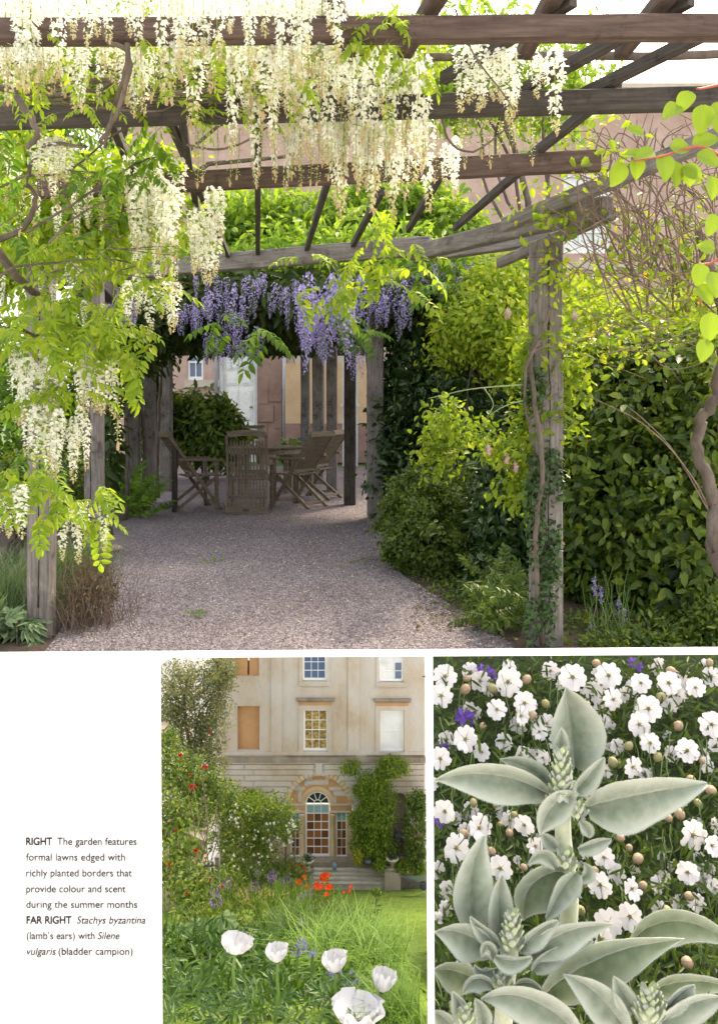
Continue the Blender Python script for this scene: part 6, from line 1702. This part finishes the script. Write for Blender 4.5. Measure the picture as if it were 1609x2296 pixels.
def ear(parent, pts, hw, z, mt=M_wool, rl=(1, 1), fold=.35, dz=(0, 0, 0), wav=.06, tipz=None, name='leaf'):
    """a thick leaf: pts = midrib in close-up units from base to tip, hw = half width, fold = how far the margins come forward (negative: back)"""
    P3 = []
    for i, (x, y) in enumerate(pts):
        px, py = zq(x, y); P3.append(at(px, py, z + (dz[i] if i < len(dz) else 0)))
    H = hw * .9 * .41397 / F * z; n, mcols = 30, 12; vs = []; ed = [[], []]
    ph = rnd.uniform(0, 6)
    for i in range(n + 1):
        t = i / n; c = bez(P3, t); d = (bez(P3, min(1, t + .02)) - bez(P3, max(0, t - .02))).normalized()
        sd = d.cross(Vector((0, -1, 0))).normalized()
        w = H * (.30 + .70 * math.sin(math.pi / 2 * t / .4) if t < .4 else max(0, 1 - ((t - .4) / .6) ** 1.75) ** .95)
        w = max(w, H * .015)
        for j in range(mcols + 1):
            s = (j / mcols - .5) * 2; q = abs(s)
            side = rl[0] if s < 0 else rl[1]
            off = Vector((0, -1, 0)) * (fold * w * side * (q ** 1.6) + H * wav * 1.6 * q * q * math.sin(ph + t * 8 + (2 if s > 0 else 0)) + H * .05 * math.sin(t * 34 - q * 5) * math.sin(q * 3.1) * (1 - t) + H * .025 * math.sin(i * 1.9 + j * 2.7 + ph) * math.sin(i * .7 - j * 1.3) * min(1, (1 - t) * 4) - H * .30 * max(0, 1 - q * 2.2) ** 1.5 * min(1, (1 - t) * 3))
            v = c + sd * (s * w * side) + off
            vs.append(v)
            if j == 0: ed[0].append(v)
            if j == mcols: ed[1].append(v)
    k = mcols + 1
    m = MB(); back = [v + Vector((0, .0012, -.0004)) for v in vs]
    fs = [(i * k + j, i * k + j + 1, (i + 1) * k + j + 1, (i + 1) * k + j) for i in range(n) for j in range(mcols)]
    o2 = len(vs)
    m.add(vs + back, fs + [tuple(o2 + a for a in reversed(f)) for f in fs])
    o = m.obj(name, mt, parent, True)
    av = o.data.attributes.new('margin', 'FLOAT', 'POINT')
    mq = [min(1.0, max(0.0, abs((j / mcols - .5) * 2) - .25) ** 1.6 * 1.25 + .25 * (i / n) ** 2) for i in range(n + 1) for j in range(mcols + 1)]
    av.data.foreach_set('value', mq + mq)
    r_ = MB()
    for e in ed: r_.tube(e, .0009, .0008, 5)
    for e, sg in ((ed[0], -1), (ed[1], 1)):          # short woolly hairs along the margin
        for i in range(len(e) - 1):
            for q_ in range(14):
                p = e[i].lerp(e[i + 1], (q_ + rnd.random()) / 14); out = (e[i] - vs[i * k + mcols // 2]).normalized()
                h_ = (out + Vector((rnd.uniform(-.7, .7), rnd.uniform(-.9, .3), rnd.uniform(-.7, .7)))).normalized() * rnd.uniform(.0018, .0042)
                w_ = h_.cross(Vector((0, 1, 0))).normalized() * .00035
                r_.add([p - w_, p + w_, p + h_], [(0, 1, 2)])
    e = r_.obj('woolly_margin', M_rim, o, True)
    return o


def spike(parent, x, y0, y1, w, z, n=46):
    """flower spike of small pale bracts from the top y0 to the bottom y1"""
    for i in range(n):
        t = i / n; a = i * 2.4
        px, py = zq(x + math.cos(a) * w * (.25 + .55 * t), y0 + (y1 - y0) * t)
        p = at(px, py, z + math.sin(a) * .014 * (.4 + t))
        d = Vector((math.cos(a) * .7, math.sin(a) * .6, 1.0 - .3 * t)); s = (w * .9 + 14 * t) * .41397 / F * z * rnd.uniform(.75, 1.1)
        link('bract', BR[i % 3], parent, frame(p, d, Vector((math.cos(a) * -.6, math.sin(a) * -.6 - .2, .5)), s))
def bract(seed):
    m = MB(); vs = []
    for i in range(7):
        t = i / 6; w = .34 * math.sin(math.pi * min(1, .12 + t * .86)) ** .8 * (1 - .15 * t)
        for j in range(5):
            s = (j / 4 - .5) * 2; vs.append((t, s * w, abs(s) ** 1.5 * .16 + .14 * t * t))
    m.add(vs + [(v[0], v[1], v[2] - .05) for v in vs], [(i * 5 + j, i * 5 + j + 1, i * 5 + j + 6, i * 5 + j + 5) for i in range(6) for j in range(4)] + [(35 + i * 5 + j + 5, 35 + i * 5 + j + 6, 35 + i * 5 + j + 1, 35 + i * 5 + j) for i in range(6) for j in range(4)])
    return m.mesh('bract', [M_bract, M_rim, M_bract][seed], True)
BR = [bract(s) for s in range(3)]
def wstem(parent, x0, y0, x1, y1, w, z):
    a, b = at(*zq(x0, y0), z), at(*zq(x1, y1), z + .01); k = w * .41397 / F * z
    mb = MB(); mb.tube(curve_pts(a, b, 0, .012, 12), k * .42, k * .5, 14); mb.obj('stem', M_stemw, parent, True)

GRP = 'woolly grey lambs ears in the close up'
p1 = thing('lambs_ears', 'tallest woolly grey lambs ears with its spike standing above all other leaves', 'plant', at(1270, 2090, 1.32), GRP)
Z1 = 1.32
wstem(p1, 770, 640, 800, 1640, 96, Z1 + .012)
ear(p1, [(845, 690), (830, 450), (780, 240)], 168, Z1 + .05, rl=(.95, 1.0), fold=.38, dz=(0, .01, 0))
ear(p1, [(745, 640), (757, 540), (758, 460)], 46, Z1 + .022, fold=.2)
ear(p1, [(690, 830), (400, 735), (72, 742)], 122, Z1 + .02, fold=.25, dz=(0, -.02, -.01), rl=(1.05, .85))
ear(p1, [(700, 770), (580, 680), (430, 628)], 66, Z1 + .03, fold=.2)
ear(p1, [(900, 905), (1170, 855), (1548, 760)], 160, Z1 + .02, fold=.22, dz=(0, -.01, 0), rl=(1, 1))
ear(p1, [(835, 810), (910, 730), (992, 618)], 62, Z1 + .01, fold=.35)
ear(p1, [(830, 830), (720, 905), (645, 1040)], 105, Z1 - .02, fold=.3, rl=(.8, 1.0))
ear(p1, [(850, 1120), (940, 1090), (1028, 1060)], 44, Z1 - .005, fold=.5)
ear(p1, [(735, 1115), (690, 1070), (655, 1030)], 40, Z1, fold=.4)
ear(p1, [(860, 960), (900, 1010), (905, 1050)], 34, Z1 - .01, fold=.4)
spike(p1, 758, 600, 880, 62, Z1, 52)
spike(p1, 850, 870, 960, 44, Z1 - .012, 16)
spike(p1, 785, 1150, 1250, 58, Z1 - .005, 20)
ear(p1, [(730, 1215), (660, 1150), (585, 1195)], 46, Z1 - .012, fold=.4)
ear(p1, [(860, 1280), (905, 1240), (880, 1190)], 40, Z1 - .01, fold=.4)
ear(p1, [(800, 1250), (620, 1330), (560, 1500)], 150, Z1 + .0, fold=.35, mt=M_woold, rl=(1.0, .9))
ear(p1, [(850, 1245), (770, 1350), (680, 1500)], 74, Z1 - .02, fold=.3)
ear(p1, [(820, 860), (800, 800), (838, 750)], 46, Z1 - .018, fold=.3)

p2 = thing('lambs_ears', 'lower left woolly lambs ears with a pale opening bud and one tall leaf behind', 'plant', at(1140, 2290, 1.25), GRP); Z2 = 1.25
wstem(p2, 490, 1560, 440, 2080, 100, Z2 + .012)
ear(p2, [(300, 1600), (285, 1300), (345, 1045)], 118, Z2 + .04, fold=.12, dz=(0, 0, .01))
ear(p2, [(440, 1600), (430, 1420), (440, 1255)], 74, Z2 + .025, fold=.25)
ear(p2, [(385, 1690), (240, 1600), (72, 1560)], 108, Z2 + .012, fold=.3, dz=(0, -.01, -.01))
ear(p2, [(430, 1650), (340, 1570), (265, 1482)], 46, Z2 - .005, fold=.35)
ear(p2, [(540, 1670), (640, 1570), (745, 1505)], 60, Z2 - .005, fold=.35)
ear(p2, [(580, 1720), (780, 1590), (1040, 1525)], 92, Z2 + .01, fold=.25, dz=(0, -.012, 0))
ear(p2, [(610, 1780), (720, 1690), (930, 1610)], 60, Z2 + .005, fold=.35)
spike(p2, 492, 1480, 1690, 60, Z2 - .006, 44)
ear(p2, [(400, 1700), (500, 1730), (600, 1700)], 52, Z2 - .03, fold=.35)
ear(p2, [(400, 1720), (360, 1640), (330, 1700)], 36, Z2 - .02, fold=.35)
ear(p2, [(420, 1760), (340, 1790), (290, 1740)], 46, Z2 - .02, fold=.4)
spike(p2, 430, 1800, 1880, 56, Z2 - .02, 22)
ear(p2, [(390, 1860), (300, 1830), (225, 1900)], 52, Z2 - .03, fold=.4)
ear(p2, [(500, 1870), (580, 1850), (665, 1900)], 46, Z2 - .03, fold=.4, mt=M_woold)
ear(p2, [(300, 1840), (190, 1800), (70, 1770)], 100, Z2 + .03, fold=.2, mt=M_woold)

p3_ = thing('lambs_ears', 'woolly lambs ears with a very long leaf sweeping across the lower right', 'plant', at(1330, 2300, 1.24), GRP); Z3 = 1.24
ear(p3_, [(640, 1960), (980, 1740), (1425, 1605)], 150, Z3 + .02, fold=.15, dz=(0, 0, .01), mt=M_woold)
ear(p3_, [(1150, 1620), (1400, 1530), (1700, 1640)], 110, Z3 + .10, fold=.1, mt=M_woold)
ear(p3_, [(1250, 1900), (1450, 1850), (1700, 1870)], 80, Z3 + .06, fold=.15, mt=M_woold)
ear(p3_, [(1120, 2130), (960, 1930), (770, 1790)], 100, Z3 - .02, fold=.22, dz=(0, -.01, 0))
ear(p3_, [(1150, 2000), (1090, 1900), (1048, 1805)], 62, Z3 - .03, fold=.3)
ear(p3_, [(1310, 2010), (1400, 1920), (1478, 1848)], 58, Z3 - .035, fold=.3)
ear(p3_, [(1270, 2110), (1440, 1990), (1640, 1915)], 96, Z3 - .04, fold=.3)
ear(p3_, [(1080, 2060), (1050, 1990), (960, 1960)], 40, Z3 - .01, fold=.3)
wstem(p3_, 1235, 1940, 1230, 2140, 110, Z3 - .02)
spike(p3_, 1235, 1900, 2060, 74, Z3 - .045, 46)

p4_ = thing('lambs_ears', 'nearest woolly lambs ears half cut by the bottom edge at the left', 'plant', at(1060, 2310, 1.20), GRP); Z4 = 1.20
ear(p4_, [(860, 2150), (600, 1960), (325, 1930)], 120, Z4 + .0, fold=.2, dz=(0, -.01, 0))
ear(p4_, [(260, 2110), (215, 1980), (170, 1890)], 52, Z4 - .02, fold=.35)
ear(p4_, [(330, 2110), (330, 2000), (290, 1930)], 52, Z4 - .02, fold=.35)
ear(p4_, [(200, 2150), (130, 2050), (60, 2000)], 70, Z4 + .01, fold=.3)
spike(p4_, 240, 1985, 2090, 50, Z4 - .03, 26)
